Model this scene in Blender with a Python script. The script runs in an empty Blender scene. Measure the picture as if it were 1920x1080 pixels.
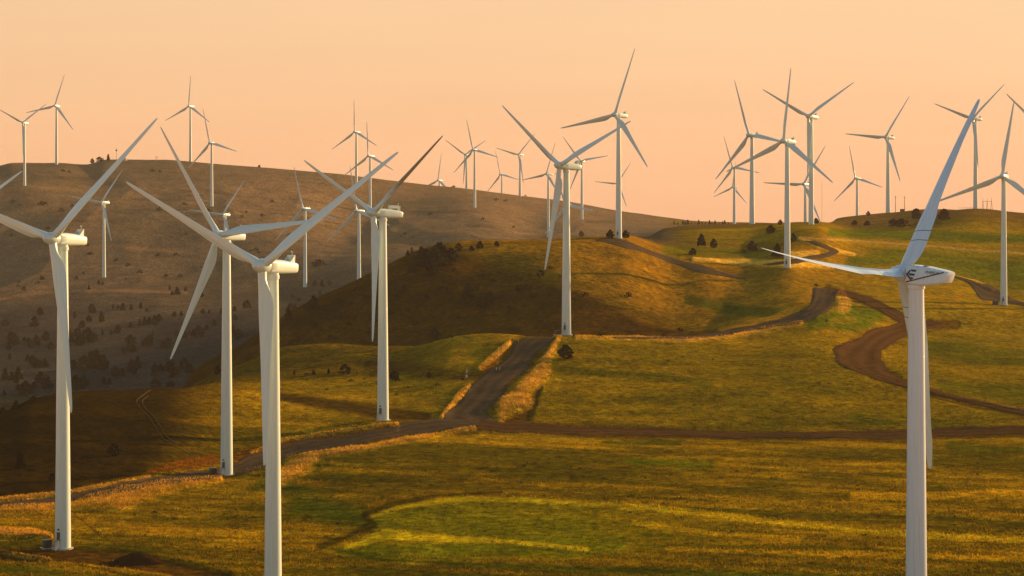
import bpy, math, random
import numpy as np
from mathutils import Matrix, Vector

random.seed(7)
rng = np.random.default_rng(11)
C = bpy.context.scene.collection
FPX, DS, HZ = 5333.0, 0.75, 330.0          # metres per pixel = d / FPX; Y = d * DS; horizon row

# ------------------------------------------------------------------ noise
def _hash(ix, iy, seed):
    n = (ix.astype(np.int64) * 374761393 + iy.astype(np.int64) * 668265263 + seed * 974634777) & 0xFFFFFFFF
    n = ((n ^ (n >> 13)) * 1274126177) & 0xFFFFFFFF
    n = n ^ (n >> 16)
    return (n & 0xFFFFFF) / float(0xFFFFFF)

def vnoise(x, y, seed=0):
    ix = np.floor(x); iy = np.floor(y)
    fx = x - ix; fy = y - iy
    fx = fx * fx * fx * (fx * (fx * 6 - 15) + 10); fy = fy * fy * fy * (fy * (fy * 6 - 15) + 10)
    a = _hash(ix, iy, seed); b = _hash(ix + 1, iy, seed)
    c = _hash(ix, iy + 1, seed); d = _hash(ix + 1, iy + 1, seed)
    return (a + (b - a) * fx) * (1 - fy) + (c + (d - c) * fx) * fy - 0.5

def fbm(x, y, wl, octv=4, seed=0, gain=0.5):
    out = 0; amp = 1.0; tot = 0
    c, s = math.cos(0.6), math.sin(0.6)
    for o in range(octv):
        out = out + amp * vnoise(x / wl + 13.7 * o, y / wl + 7.1 * o, seed + o)
        tot += amp; amp *= gain; wl *= 0.5
        x, y = x * c - y * s, x * s + y * c
    return out / tot * 2

def sstep(a, b, t):
    t = np.clip((t - a) / (b - a), 0, 1)
    return t * t * (3 - 2 * t)

# ------------------------------------------------------------------ terrain
def pchip(xk, yk, x):
    xk = np.asarray(xk, float); yk = np.asarray(yk, float)
    h = np.diff(xk); dl = np.diff(yk) / h
    m = np.zeros_like(yk)
    w1 = 2 * h[1:] + h[:-1]; w2 = h[1:] + 2 * h[:-1]
    ok = dl[:-1] * dl[1:] > 0
    with np.errstate(divide='ignore', invalid='ignore'):
        mm = (w1 + w2) / (w1 / dl[:-1] + w2 / dl[1:])
    m[1:-1] = np.where(ok, mm, 0)
    m[0] = dl[0]; m[-1] = dl[-1]
    i = np.clip(np.searchsorted(xk, x) - 1, 0, len(h) - 1)
    t = (x - xk[i]) / h[i]
    t2 = t * t; t3 = t2 * t
    return ((2 * t3 - 3 * t2 + 1) * yk[i] + (t3 - 2 * t2 + t) * h[i] * m[i]
            + (-2 * t3 + 3 * t2) * yk[i + 1] + (t3 - t2) * h[i] * m[i + 1])

# ridges and valleys of the land, near to far: (column, distance, row) or (column, distance, None, height)
N = None
LINES = [
 [(-700,430,N,-99),(960,430,N,-98),(2600,430,N,-98)],
 [(-700,735,N,-97),(300,735,N,-96),(700,735,N,-97),(960,735,N,-96.5),(1400,735,N,-95.5),(2600,735,N,-95)],
 [(-700,780,965),(0,850,945),(130,870,935),(270,905,912),(420,959,890),(530,995,862),(620,1030,832),(720,1075,800),
  (860,1085,796),(1000,1080,802),(1200,1075,808),(1450,1070,815),(1700,1070,815),(1920,1075,806),(2600,1080,800)],
 [(-700,1040,830),(0,1085,770),(60,1100,745),(130,1120,733),(270,1150,726),(330,1160,727),(420,1180,728),(530,1180,735),
  (620,1195,728),(720,1210,722),(860,1225,702),(960,1225,700),(1060,1225,705),(1250,1220,712),(1400,1220,712),
  (1530,1230,712),(1700,1260,712),(1920,1270,725),(2600,1270,740)],
 [(-700,1300,N,-150),(0,1350,N,-150),(130,1360,N,-145),(270,1350,N,-125),(330,1320,N,-112),(420,1290,710),(530,1290,700),
  (720,1300,688),(860,1300,665),(960,1290,665),(1060,1285,664),(1250,1300,668),(1400,1340,665),(1530,1380,650),
  (1700,1420,662),(1920,1420,675),(2600,1420,690)],
 [(-700,1500,N,-172),(0,1500,N,-170),(200,1480,N,-158),(300,1450,N,-130),(345,1420,N,-108),(410,1400,700),(470,1400,675),
  (530,1400,651),(620,1400,643),(700,1400,648),(770,1395,650),(860,1385,631),(960,1365,627),(1060,1350,629),(1160,1370,631),
  (1250,1400,633),(1330,1440,628),(1400,1480,617),(1480,1510,600),(1530,1530,588),(1600,1540,600),(1700,1560,618),
  (1800,1565,628),(1920,1570,640),(2600,1570,660)],
 [(-700,1700,N,-178),(0,1700,N,-178),(200,1620,N,-172),(300,1550,N,-158),(345,1500,N,-140),(410,1490,N,-118),
  (530,1490,N,-100),(620,1490,N,-96),(780,1480,N,-92),(860,1470,N,-88),(960,1450,N,-86),(1060,1440,N,-84),
  (1160,1450,N,-84),(1250,1480,N,-84),(1330,1520,N,-82),(1400,1570,592),(1530,1640,560),(1700,1660,572),(1800,1680,580),
  (1920,1700,585),(2600,1700,600)],
 [(-700,1850,N,-172),(0,1850,N,-172),(200,1750,N,-168),(300,1680,N,-150),(370,1620,697),(440,1620,660),(530,1640,600),
  (590,1660,565),(640,1680,540),(700,1700,507),(740,1720,485),(770,1735,470),(800,1750,458),(870,1780,448),(960,1800,446),
  (1060,1820,443),(1160,1870,443),(1250,1900,470),(1330,1850,490),(1400,1850,500),(1476,1800,502),(1530,1820,508),
  (1600,1830,520),(1700,1830,530),(1800,1840,540),(1882,1800,562),(1960,1830,555),(2600,1830,560)],
 [(-700,2100,740),(0,2050,735),(200,2050,735),(300,2000,735),(370,1950,N,-150),(530,1950,N,-140),(700,2000,N,-125),
  (870,2050,N,-100),(1060,2150,N,-85),(1160,2150,N,-60),(1250,2250,437),(1330,2300,430),(1400,2300,427),(1530,2120,424),
  (1600,2150,445),(1700,2150,455),(1920,2150,462),(2600,2150,475)],
 [(-700,2500,640),(0,2450,632),(200,2450,632),(400,2450,620),(530,2450,610),(640,2450,N,-130),(870,2500,N,-115),
  (1060,2600,N,-105),(1160,2650,N,-85),(1250,2550,430),(1330,2560,423),(1400,2570,421),(1530,2350,417),(1600,2450,425),
  (1700,2500,415),(1829,2525,392),(1920,2550,399),(2600,2600,420)],
 [(-700,3050,530),(0,3030,520),(195,3030,520),(400,3000,535),(572,2910,538),(673,2900,520),(760,2950,505),(870,3000,N,-95),
  (960,3050,N,-100),(1060,3100,N,-110),(1160,3200,N,-95),(1250,3100,N,-75),(1330,3000,N,-78),(1400,2950,N,-80),
  (1510,2850,N,-85),(1570,2800,409),(1600,2850,404),(1665,2900,399),(1740,2850,392),(1829,2800,N,-34),(1920,2850,N,-40),
  (2600,2900,N,-50)],
 [(-700,3650,370),(0,3615,350),(46,3615,348),(195,3600,372),(396,3585,387),(572,3600,410),(694,3700,422),(890,3700,408),
  (1028,3585,445),(1091,3650,440),(1160,3700,440),(1250,3700,434),(1330,3700,430),(1420,3700,N,-75),(1530,3400,N,-78),
  (1700,3500,N,-75),(1920,3500,N,-75),(2600,3500,N,-75)],
 [(-700,4300,320),(-40,4250,318),(0,4250,311),(25,4260,306),(106,4300,306),(160,4300,309),(200,4300,300),(300,4300,300),
  (400,4300,307),(480,4300,313),(560,4300,319),(640,4300,327),(720,4400,337),(800,4500,347),(860,4500,353),(975,4550,367),
  (1060,4600,378),(1130,4600,391),(1200,4600,402),(1260,4600,411),(1300,4600,415),(1420,4600,419),(1530,4200,N,-78),
  (1700,4200,N,-80),(2600,4200,N,-80)],
 [(-700,5600,N,-80),(960,5600,N,-92),(2600,5600,N,-110)],
 [(-700,9500,N,-230),(960,9500,N,-230),(2600,9500,N,-230)],
]

def make_cols():
    a = np.linspace(-700, -60, 70, endpoint=False)
    b = np.linspace(-60, 1980, 1130, endpoint=False)
    c = np.linspace(1980, 2600, 70)
    return np.concatenate([a, b, c])

COLS = make_cols()
ROWS = np.exp(np.concatenate([np.linspace(math.log(440), math.log(600), 60, endpoint=False),
                              np.linspace(math.log(600), math.log(1950), 560, endpoint=False),
                              np.linspace(math.log(1950), math.log(4700), 260, endpoint=False),
                              np.linspace(math.log(4700), math.log(9400), 60)]))
LOGR = np.log(ROWS)

def build_height():
    ld, lz = [], []
    for L in LINES:
        px = [p[0] for p in L]; d = [p[1] for p in L]
        z = [p[3] if len(p) > 3 else -(p[2] - HZ) * p[1] / FPX for p in L]
        ld.append(pchip(px, d, COLS)); lz.append(pchip(px, z, COLS))
    ld = np.array(ld); lz = np.array(lz)
    Z = np.zeros((len(COLS), len(ROWS)))
    for i in range(len(COLS)):
        Z[i] = pchip(ld[:, i], lz[:, i], ROWS)
    # soften along columns a little
    for _ in range(6):
        Z[1:-1] = (Z[:-2] + 2 * Z[1:-1] + Z[2:]) / 4
    return Z

PX = COLS[:, None] * np.ones_like(ROWS)[None, :]
DD = np.ones_like(COLS)[:, None] * ROWS[None, :]
XX = (PX - 960) * DD / FPX
YY = DD * DS
ZZ = build_height()
far = sstep(1750, 2300, DD)
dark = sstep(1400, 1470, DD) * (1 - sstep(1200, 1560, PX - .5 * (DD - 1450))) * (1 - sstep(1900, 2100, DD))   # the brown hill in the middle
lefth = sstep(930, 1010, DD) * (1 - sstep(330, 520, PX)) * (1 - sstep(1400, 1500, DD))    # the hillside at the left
ZZ += 0.9 * fbm(XX, YY, 90, 3, 3) * (1 - far) * (0.35 + 0.65 * sstep(900, 1100, DD))
ZZ += 0.28 * fbm(XX, YY, 16, 3, 5) * (1 - far)
ZZ += (5.0 - 3.4 * sstep(980, 1200, PX)) * fbm(XX, YY, 150, 4, 9) * dark * sstep(1430, 1600, DD)
ZZ += 2.0 * fbm(XX, YY * .7, 60, 3, 15) * lefth * sstep(960, 1060, DD)
gul = -np.abs(fbm(XX + 40 * fbm(XX, YY, 300, 2, 31), YY * 0.35, 210, 4, 21))
ZZ += (13 * gul + 4.5) * far * (1 - sstep(3700, 4150, DD)) * (1 - sstep(1180, 1300, PX))
ZZ += 1.5 * fbm(XX, YY, 120, 4, 27) * far
# long low swells and furrow lines running across the fields
sw = (1 - sstep(1350, 1500, DD)) * sstep(-200, 420, PX)
VV = YY - 0.16 * XX
ZZ += (1.5 * fbm(XX * 0.16, VV, 46, 2, 41) + 0.45 * fbm(XX * 0.10, VV, 13, 2, 43)) * sw
# terraced lobe of the ploughed field
lob = sstep(640, 760, PX) * sstep(600, 700, DD) * (1 - sstep(845, 900, DD))
ZZ += 0.8 * lob

def zat(px, d):
    fi = np.interp(px, COLS, np.arange(len(COLS))); fj = np.interp(math.log(d), LOGR, np.arange(len(ROWS)))
    i = min(int(fi), len(COLS) - 2); j = min(int(fj), len(ROWS) - 2)
    u, v = fi - i, fj - j
    return ((ZZ[i, j] * (1 - u) + ZZ[i + 1, j] * u) * (1 - v) + (ZZ[i, j + 1] * (1 - u) + ZZ[i + 1, j + 1] * u) * v)

def colz(px):
    fi = float(np.interp(px, COLS, np.arange(len(COLS)))); i = min(int(fi), len(COLS) - 2); u = fi - i
    return ZZ[i] * (1 - u) + ZZ[i + 1] * u

def hit(px, py, dmin=500):
    """distance at which the line of sight through a pixel meets the land"""
    z = colz(px)
    rows = HZ - z * FPX / ROWS           # picture row of each terrain sample
    idx = np.where((rows <= py) & (ROWS >= dmin))[0]
    if len(idx) == 0:
        k = int(np.argmin(rows)); return float(ROWS[k])
    j = idx[0]
    if j == 0: return float(ROWS[0])
    a, b = rows[j - 1], rows[j]
    t = 0 if abs(a - b) < 1e-9 else (a - py) / (a - b)
    return float(ROWS[j - 1] + (ROWS[j] - ROWS[j - 1]) * min(max(t, 0), 1))

def W(px, d, z=None):
    return Vector(((px - 960) * d / FPX, d * DS, zat(px, d) if z is None else z))

# flatten the turbine pads and cut a road bed by smoothing later; picture rows of the terrain
PY = HZ - ZZ * FPX / DD

# ------------------------------------------------------------------ ground colour map (surface colours, some shade and haze painted in)
def stroke(pts, soft=0.5, warp=4.0, seed=50, dmin=0, dmax=1e9, asp=1.0):
    """mask of a brushed line on the land; pts: (px, py, halfwidth)"""
    xs = [p[0] for p in pts]; ys = [p[1] for p in pts]; w = max(p[2] for p in pts)
    ci = np.where((COLS > min(xs) - 3 * w - 10) & (COLS < max(xs) + 3 * w + 10))[0]
    i0, i1 = ci[0], ci[-1] + 1
    px = PX[i0:i1]; py = PY[i0:i1]
    X = XX[i0:i1]; Y = YY[i0:i1]; D = DD[i0:i1]
    nz = fbm(X, Y, 22, 4, seed)
    out = np.zeros_like(px)
    sel = (py > min(ys) - 2.5 * w - 8) & (py < max(ys) + 2.5 * w + 8) & (D > dmin) & (D < dmax)
    p = px[sel]; q = py[sel] * asp; n = nz[sel]
    best = np.full(p.shape, -1e9)
    for a, b in zip(pts[:-1], pts[1:]):
        ax, ay, aw = a[0], a[1] * asp, a[2]; bx, by, bw = b[0], b[1] * asp, b[2]
        vx, vy = bx - ax, by - ay
        L = vx * vx + vy * vy + 1e-9
        t = np.clip(((p - ax) * vx + (q - ay) * vy) / L, 0, 1)
        dist = np.hypot(p - ax - t * vx, q - ay - t * vy)
        ww = aw + (bw - aw) * t
        best = np.maximum(best, 1 - dist / ww)
    m = sstep(-soft, soft, best + warp * 0.12 * n)
    out[sel] = m
    full = np.zeros_like(PX); full[i0:i1] = out
    return full

def mixc(col, mask, rgb, k=1.0):
    m = (mask * k)[..., None]
    col[:] = col * (1 - m) + np.array(rgb)[None, None, :] * m

def ground_colour():
    col = np.zeros(PX.shape + (3,))
    gold = np.array((0.62, 0.375, 0.040)); olive = np.array((0.27, 0.215, 0.028)); green = np.array((0.10, 0.125, 0.014))
    brown = np.array((0.150, 0.085, 0.030)); sage = np.array((0.105, 0.080, 0.038))
    n1 = fbm(XX, YY, 120, 4, 61); n2 = fbm(XX * 0.6, YY * 1.6, 40, 4, 67); n3 = fbm(XX, YY, 9, 3, 71)
    # streaks lying along the slope
    cc = (PY - 0.045 * (PX - 960)) + 6 * fbm(XX, YY, 200, 3, 81)
    st = fbm(PX * 0.02, cc * 1.0, 18, 3, 83) + .6 * fbm(PX * 0.045, cc, 5, 2, 87)
    t = np.clip(0.50 + 0.55 * n1 + 0.35 * n2, 0, 1)[..., None]
    col[:] = gold * t + olive * (1 - t)
    near = 1 - sstep(1060, 1120, DD)
    st2 = np.clip(0.5 + 1.25 * st, 0, 1)[..., None]
    nb = (near * 0.85)[..., None]
    col[:] = col * (1 - nb) + (gold * 1.05 * st2 + (0.6 * olive + 0.4 * green) * .62 * (1 - st2)) * nb
    # brown dry hill: sunlit top and shaded flank put into the colour; left hillside
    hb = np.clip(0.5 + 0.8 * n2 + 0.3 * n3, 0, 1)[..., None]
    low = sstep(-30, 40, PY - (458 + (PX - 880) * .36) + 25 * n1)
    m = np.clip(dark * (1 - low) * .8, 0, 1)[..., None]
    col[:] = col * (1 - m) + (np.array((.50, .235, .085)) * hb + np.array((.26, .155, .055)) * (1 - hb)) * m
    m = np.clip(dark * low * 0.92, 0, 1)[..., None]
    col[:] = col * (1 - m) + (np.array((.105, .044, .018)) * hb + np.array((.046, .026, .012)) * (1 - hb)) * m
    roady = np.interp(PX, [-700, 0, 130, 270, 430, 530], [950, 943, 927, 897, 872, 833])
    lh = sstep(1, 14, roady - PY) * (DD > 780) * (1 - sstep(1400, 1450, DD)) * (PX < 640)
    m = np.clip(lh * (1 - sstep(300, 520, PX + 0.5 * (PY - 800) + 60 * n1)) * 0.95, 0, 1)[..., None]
    col[:] = col * (1 - m) + (brown * 0.20 * hb + sage * 0.15 * (1 - hb)) * m  # the hillside's shade painted in as a much darker brown
    mm = sstep(1240, 1290, DD) * (1 - sstep(1400, 1450, DD)) * (1 - sstep(700, 900, PX))
    mixc(col, mm, (0.19, 0.125, 0.036), 0.85)
    # far slopes; some blue-grey of the haze mixed into the valley colour
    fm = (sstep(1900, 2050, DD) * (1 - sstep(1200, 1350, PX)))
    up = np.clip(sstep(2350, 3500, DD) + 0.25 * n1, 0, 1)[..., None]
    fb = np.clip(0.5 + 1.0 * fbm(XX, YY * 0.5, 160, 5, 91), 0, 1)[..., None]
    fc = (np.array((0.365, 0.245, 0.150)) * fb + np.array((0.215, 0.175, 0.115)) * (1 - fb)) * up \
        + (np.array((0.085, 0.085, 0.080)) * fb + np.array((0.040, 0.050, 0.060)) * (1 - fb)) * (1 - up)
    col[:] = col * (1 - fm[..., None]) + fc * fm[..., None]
    # right-hand ridge: dry brown top over green fields
    rt = sstep(2250, 2450, DD) * sstep(1230, 1330, PX)
    mixc(col, rt, (0.25, 0.150, 0.062), 0.95)
    global STRAW
    STRAW = np.zeros_like(PX)
    global SOILM
    SOILM = np.zeros_like(PX)
    def S(rgb, pts, k=1.0, **kw):
        m = stroke(pts, **kw)
        mixc(col, m, rgb, k)
        if rgb is ST: np.maximum(STRAW, m * k, out=STRAW)
        else: STRAW[:] *= (1 - m * k)
        if rgb is SO: np.maximum(SOILM, m * k, out=SOILM)
        else: SOILM[:] *= (1 - m * k)
    G = (0.14, 0.215, 0.014); DG = (0.075, 0.125, 0.010); ST = (1.25, 0.74, 0.27); SB = (0.66, 0.34, 0.10); SO = (0.135, 0.068, 0.026)
    RS = (0.36, 0.12, 0.03)
    # the ploughed lobe
    poly = [(686,970),(720,952),(780,940),(860,931),(980,932),(1120,945),(1300,962),(1500,985),(1620,1003),(1500,1018),(1300,1036),(1150,1046),(960,1052),(800,1046),(700,1036),(640,1026),(690,1006),(712,990)]
    wx = PX + 5 * n3; wy = PY + 1.5 * n3
    ins = np.zeros(PX.shape, bool)
    for (x0, y0), (x1, y1) in zip(poly, poly[1:] + poly[:1]):
        if y0 != y1: ins ^= ((wy > min(y0, y1)) & (wy <= max(y0, y1)) & (wx < x0 + (wy - y0) * (x1 - x0) / (y1 - y0)))
    lobc = np.clip(.55 + .9 * fbm(PX * .012, PY - .03 * (PX - 960), 22, 2, 88), 0, 1)[..., None]
    global LOBE
    LOBE = ins * (DD < 950) * (1 - sstep(900, 1500, PX + 80 * n1)) * (1 - .7 * sstep(1022, 1046, PY))
    m = (LOBE * .9)[..., None]
    col[:] = col * (1 - m) + (np.array((.50, .375, .03)) * lobc + np.array((.205, .215, .016)) * (1 - lobc)) * m
    # green patches
    S(G, [(1560,437,8),(1700,440,9),(1900,447,9),(2200,455,9)], .8, dmin=1900, asp=1)
    S(G, [(1600,492,14),(1700,480,16),(1850,505,26),(2000,520,26)], .75, dmin=1650)
    S(G, [(1250,470,10),(1340,474,12),(1440,478,10)], .6, dmin=1650)
    S(DG, [(1290,562,8),(1370,578,11),(1470,590,9)], .8)
    S(G, [(1520,606,12),(1600,600,22),(1650,585,12)], .85)
    S(DG, [(1740,655,22),(1840,665,24),(1960,672,24)], .75)
    S(DG, [(1770,722,14),(1860,738,16),(1960,748,16)], .65)
    S(DG, [(1600,782,10),(1660,792,9)], .5)
    S(DG, [(1130,829,2.2),(1200,832,3.2),(1275,833,2.8)], .85, soft=.25, warp=1)
    S(DG, [(1780,836,8),(1860,844,8),(1990,848,8)], .7)
    S(DG, [(1040,690,6),(1150,700,7),(1330,722,8)], .5)
    S(G, [(1180,868,9),(1330,872,9)], .6)
    S(DG, [(560,950,20),(640,962,22),(690,985,10)], .55)
    S((0.25,0.27,0.018), [(640,1032,8),(820,1036,16),(1060,1028,20),(1160,1018,12)], .85)
    S((0.25,0.25,0.02), [(700,985,10),(800,965,22),(940,985,26),(1100,990,16)], .75)
    S((0.98,0.70,0.06), [(690,968,5),(760,948,5),(860,935,5),(980,938,5),(1250,955,6),(1500,985,6),(1700,1003,6),(2000,1016,6)], .8)
    S((1.0,0.74,0.06), [(650,1028,5),(720,1000,9),(860,1012,5),(960,1016,4),(1100,1030,4)], .8)
    S((1.0,0.62,0.06), [(1190,980,5),(1330,1001,5),(1500,1012,5)], .6)
    S((1.15,0.66,0.06), [(1600,931,6),(1700,932,7),(1900,924,9),(2050,930,9)], .8)
    S((1.05,0.62,0.06), [(1250,1030,4),(1500,1038,5),(1700,1042,5),(2000,1052,6)], .7)
    S(DG, [(700,1050,2.5),(900,1058,3),(1200,1072,3.5),(1600,1082,5)], .8)
    S(DG, [(600,1026,3.5),(640,1034,3.5),(700,1046,3)], .8)
    S(DG, [(545,925,16),(620,950,22),(680,960,14)], .6)
    S((0.10,0.085,0.02), [(600,905,12),(720,912,18),(860,905,14),(1000,912,10)], .55)
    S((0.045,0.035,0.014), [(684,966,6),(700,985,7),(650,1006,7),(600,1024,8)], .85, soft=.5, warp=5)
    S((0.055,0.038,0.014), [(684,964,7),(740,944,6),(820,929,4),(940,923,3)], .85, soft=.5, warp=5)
    # brown bank south of the side road, soil around junction
    S(SO, [(380,826,9),(470,815,9),(530,745,9),(590,752,11),(680,770,12),(760,782,9),(820,786,6)], .0)
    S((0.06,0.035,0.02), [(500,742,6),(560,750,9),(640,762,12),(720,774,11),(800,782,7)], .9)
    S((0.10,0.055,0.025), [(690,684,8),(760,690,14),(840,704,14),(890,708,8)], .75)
    S(SO, [(930,800,8),(985,780,12),(1000,745,8),(1012,725,6)], .9)
    S(SO, [(-60,1036,12),(0,1036,13),(120,1038,14),(230,1046,15),(300,1058,13),(420,1085,16)], 1.0, soft=.3)
    S((0.06,0.028,0.012), [(130,1056,2),(200,1070,2.5),(260,1085,3)], .8)
    S(ST, [(-10,1031,2),(50,1043,2.2),(95,1050,2)], .6)
    S(DG, [(0,1066,9),(70,1070,7),(110,1078,5)], .7)
    S((0.06,0.04,0.02), [(140,966,2),(165,985,2.5),(185,1003,3),(205,1012,2)], .7)
    # trodden soil reaching past the roads
    for P, w in (([(0,950),(130,934),(270,907),(430,883),(530,847),(600,835),(700,818),(830,796),(900,793)], 11), ([(870,780),(900,745),(935,712),(965,680),(1000,645),(1010,634)], 34),
              ([(900,797),(1100,808),(1400,817),(1700,815),(1900,807),(2060,806)], 9), ([(1250,634),(1350,625),(1450,607),(1520,590),(1545,565),(1548,545)], 10),
              ([(1560,547),(1620,562),(1670,585),(1700,602)], 9), ([(1790,609),(1720,614),(1640,634),(1608,655),(1625,685),(1700,722),(1800,750),(1920,774),(2060,796)], 9)):
        S(SO, [(x, y, w * (1 if k else 1)) for k, (x, y) in enumerate(P)], .8, soft=.35)
    S(SO, [(1740,608,9),(1690,620,12),(1640,640,18),(1608,658,24),(1625,682,20),(1680,712,12)], .85, soft=.35)
    # straw verges
    S(ST, [(-60,962,4),(0,958,5),(140,947,8),(220,936,13),(290,918,11),(340,906,8),(410,899,5)], .9, seed=51, soft=.7, warp=9)
    S(ST, [(528,900,9),(550,876,15),(600,854,8),(700,838,5),(800,818,5),(890,803,3)], .95, seed=52, soft=.7, warp=9)
    S(SB, [(560,905,6),(600,906,5)], .6)
    S(ST, [(1045,638,7),(1031,662,8),(1014,688,13),(988,722,17),(962,752,19),(938,780,9)], .95, seed=53, soft=.7, warp=10)
    S(ST, [(955,642,2.5),(915,678,5),(900,690,3)], .9, soft=.7, warp=9)
    S(ST, [(880,722,4),(858,745,5),(828,782,3)], .9, soft=.7, warp=9)
    S(RS, [(925,682,9),(905,690,5)], .6)
    S(ST, [(-20,995,8),(50,1000,8),(95,1008,4)], .9)
    S(SB, [(0,968,6),(200,975,7),(300,1000,7)], .4)
    S(ST, [(0,938,2.5),(130,925,3),(220,908,2.5),(280,895,2)], .85)
    S(RS, [(280,884,6),(340,873,9),(400,862,10)], .8, seed=55)
    S(RS, [(440,858,9),(520,835,8),(620,822,8),(740,803,6)], .75, seed=56)
    S(ST, [(470,850,2.5),(530,826,2.2),(620,814,2.5),(700,801,2.5),(745,797,2.5)], .85)
    S(ST, [(1080,633,3),(1160,634,3.5),(1290,638,4),(1360,632,4),(1430,620,5),(1500,606,5)], .9)
    S(SB, [(1350,618,5),(1440,600,6),(1490,580,6),(1512,560,8),(1520,545,6)], .9)
    S(ST, [(1575,552,10),(1582,572,12)], .85, seed=57)
    S(SB, [(1600,600,6),(1560,603,5)], .3)
    S(ST, [(1300,486,4),(1380,492,6),(1450,494,6),(1560,500,4)], .9)
    S(ST, [(1500,448,3.5),(1530,458,5),(1560,468,5),(1600,478,4)], .85, dmin=1600)
    S(ST, [(1480,478,5),(1530,476,7),(1480,492,5)], .8)
    S((0.75,0.46,0.20), [(1500,446,1.8),(1620,452,1.8),(1740,461,2),(1850,470,2),(1990,480,2.5)], .85, dmin=1600)
    S(ST, [(1780,518,3),(1830,530,4),(1860,545,3)], .8)
    S(SB, [(1800,555,7),(1790,565,6)], .7)
    S(ST, [(1890,564,2.5),(1930,572,2.5),(2000,580,2.5)], .7)
    S((0.42,0.27,0.10), [(1700,612,3),(1800,622,2.5),(1920,638,3),(2000,645,3)], .4)
    S((0.40,0.25,0.09), [(1745,735,2),(1830,752,2.5),(1930,768,2.5),(2050,784,2.5)], .85)
    S((0.30,0.17,0.055), [(530,652,3),(620,645,3),(700,650,3)], .3)
    S((0.40,0.24,0.07), [(860,633,3),(960,630,3)], .5)
    # pale tracks and scrapes on the far slopes
    FT = (0.42,0.25,0.14)
    for pts in ([(860,372,1.2),(880,382,1.6),(860,392,1.2)], [(900,428,1.5),(960,436,2),(1020,441,2)],
                [(520,470,1.6),(640,480,1.6),(700,478,1.4)], [(60,470,4),(200,462,4),(330,470,3)], [(0,560,3),(90,548,3),(230,545,3),(350,548,3)],
                [(300,318,1.5),(345,320,1.5),(380,314,1.2)], [(720,410,2),(850,402,3),(960,404,3)]):
        S(FT, pts, .55, dmin=2000)
    for k in range(26):
        x = rng.uniform(0, 1100); y = rng.uniform(330 + 0.09 * max(0, x - 300), 500)
        l = rng.uniform(30, 130)
        S(FT if k % 3 else (0.07, 0.055, 0.04), [(x, y, rng.uniform(1.2, 4)), (x + l, y + l * 0.05 + rng.uniform(-4, 6), rng.uniform(1.2, 4))], .4, dmin=2000)
    # fine mottling of tufts and bare soil
    f = (1 + 0.30 * n3 + 0.28 * fbm(XX, YY, 3.2, 2, 77) * (1 - far) + 0.15 * n2)
    col *= np.clip(f, 0.35, 1.9)[..., None]
    vivid = sstep(.15, .33, col[..., 2] / col[..., 0])
    col *= np.stack([.50 + 0 * vivid, .46 + 0 * vivid, .04 + .30 * vivid], -1)
    return np.clip(col, 0.0008, 0.8)

# ------------------------------------------------------------------ materials
def newmat(name):
    m = bpy.data.materials.new(name); m.use_nodes = True
    nt = m.node_tree; b = nt.nodes['Principled BSDF']
    return m, nt, b

def simple(name, rgb, rough=0.6, noise=0.15, scale=1.0, metallic=0.0, bump=0.0):
    m, nt, b = newmat(name)
    tc = nt.nodes.new('ShaderNodeTexCoord'); no = nt.nodes.new('ShaderNodeTexNoise')
    no.inputs['Scale'].default_value = scale; no.inputs['Detail'].default_value = 4
    nt.links.new(tc.outputs['Object'], no.inputs['Vector'])
    mr = nt.nodes.new('ShaderNodeMapRange')
    mr.inputs['To Min'].default_value = 1 - noise; mr.inputs['To Max'].default_value = 1 + noise
    nt.links.new(no.outputs['Fac'], mr.inputs['Value'])
    mx = nt.nodes.new('ShaderNodeVectorMath'); mx.operation = 'SCALE'
    mx.inputs[0].default_value = rgb
    nt.links.new(mr.outputs['Result'], mx.inputs['Scale'])
    nt.links.new(mx.outputs['Vector'], b.inputs['Base Color'])
    b.inputs['Roughness'].default_value = rough; b.inputs['Metallic'].default_value = metallic
    if rough >= .9: b.inputs['Specular IOR Level'].default_value = 0
    if bump:
        bp = nt.nodes.new('ShaderNodeBump'); bp.inputs['Distance'].default_value = bump
        nt.links.new(no.outputs['Fac'], bp.inputs['Height']); nt.links.new(bp.outputs['Normal'], b.inputs['Normal'])
    return m

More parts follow.
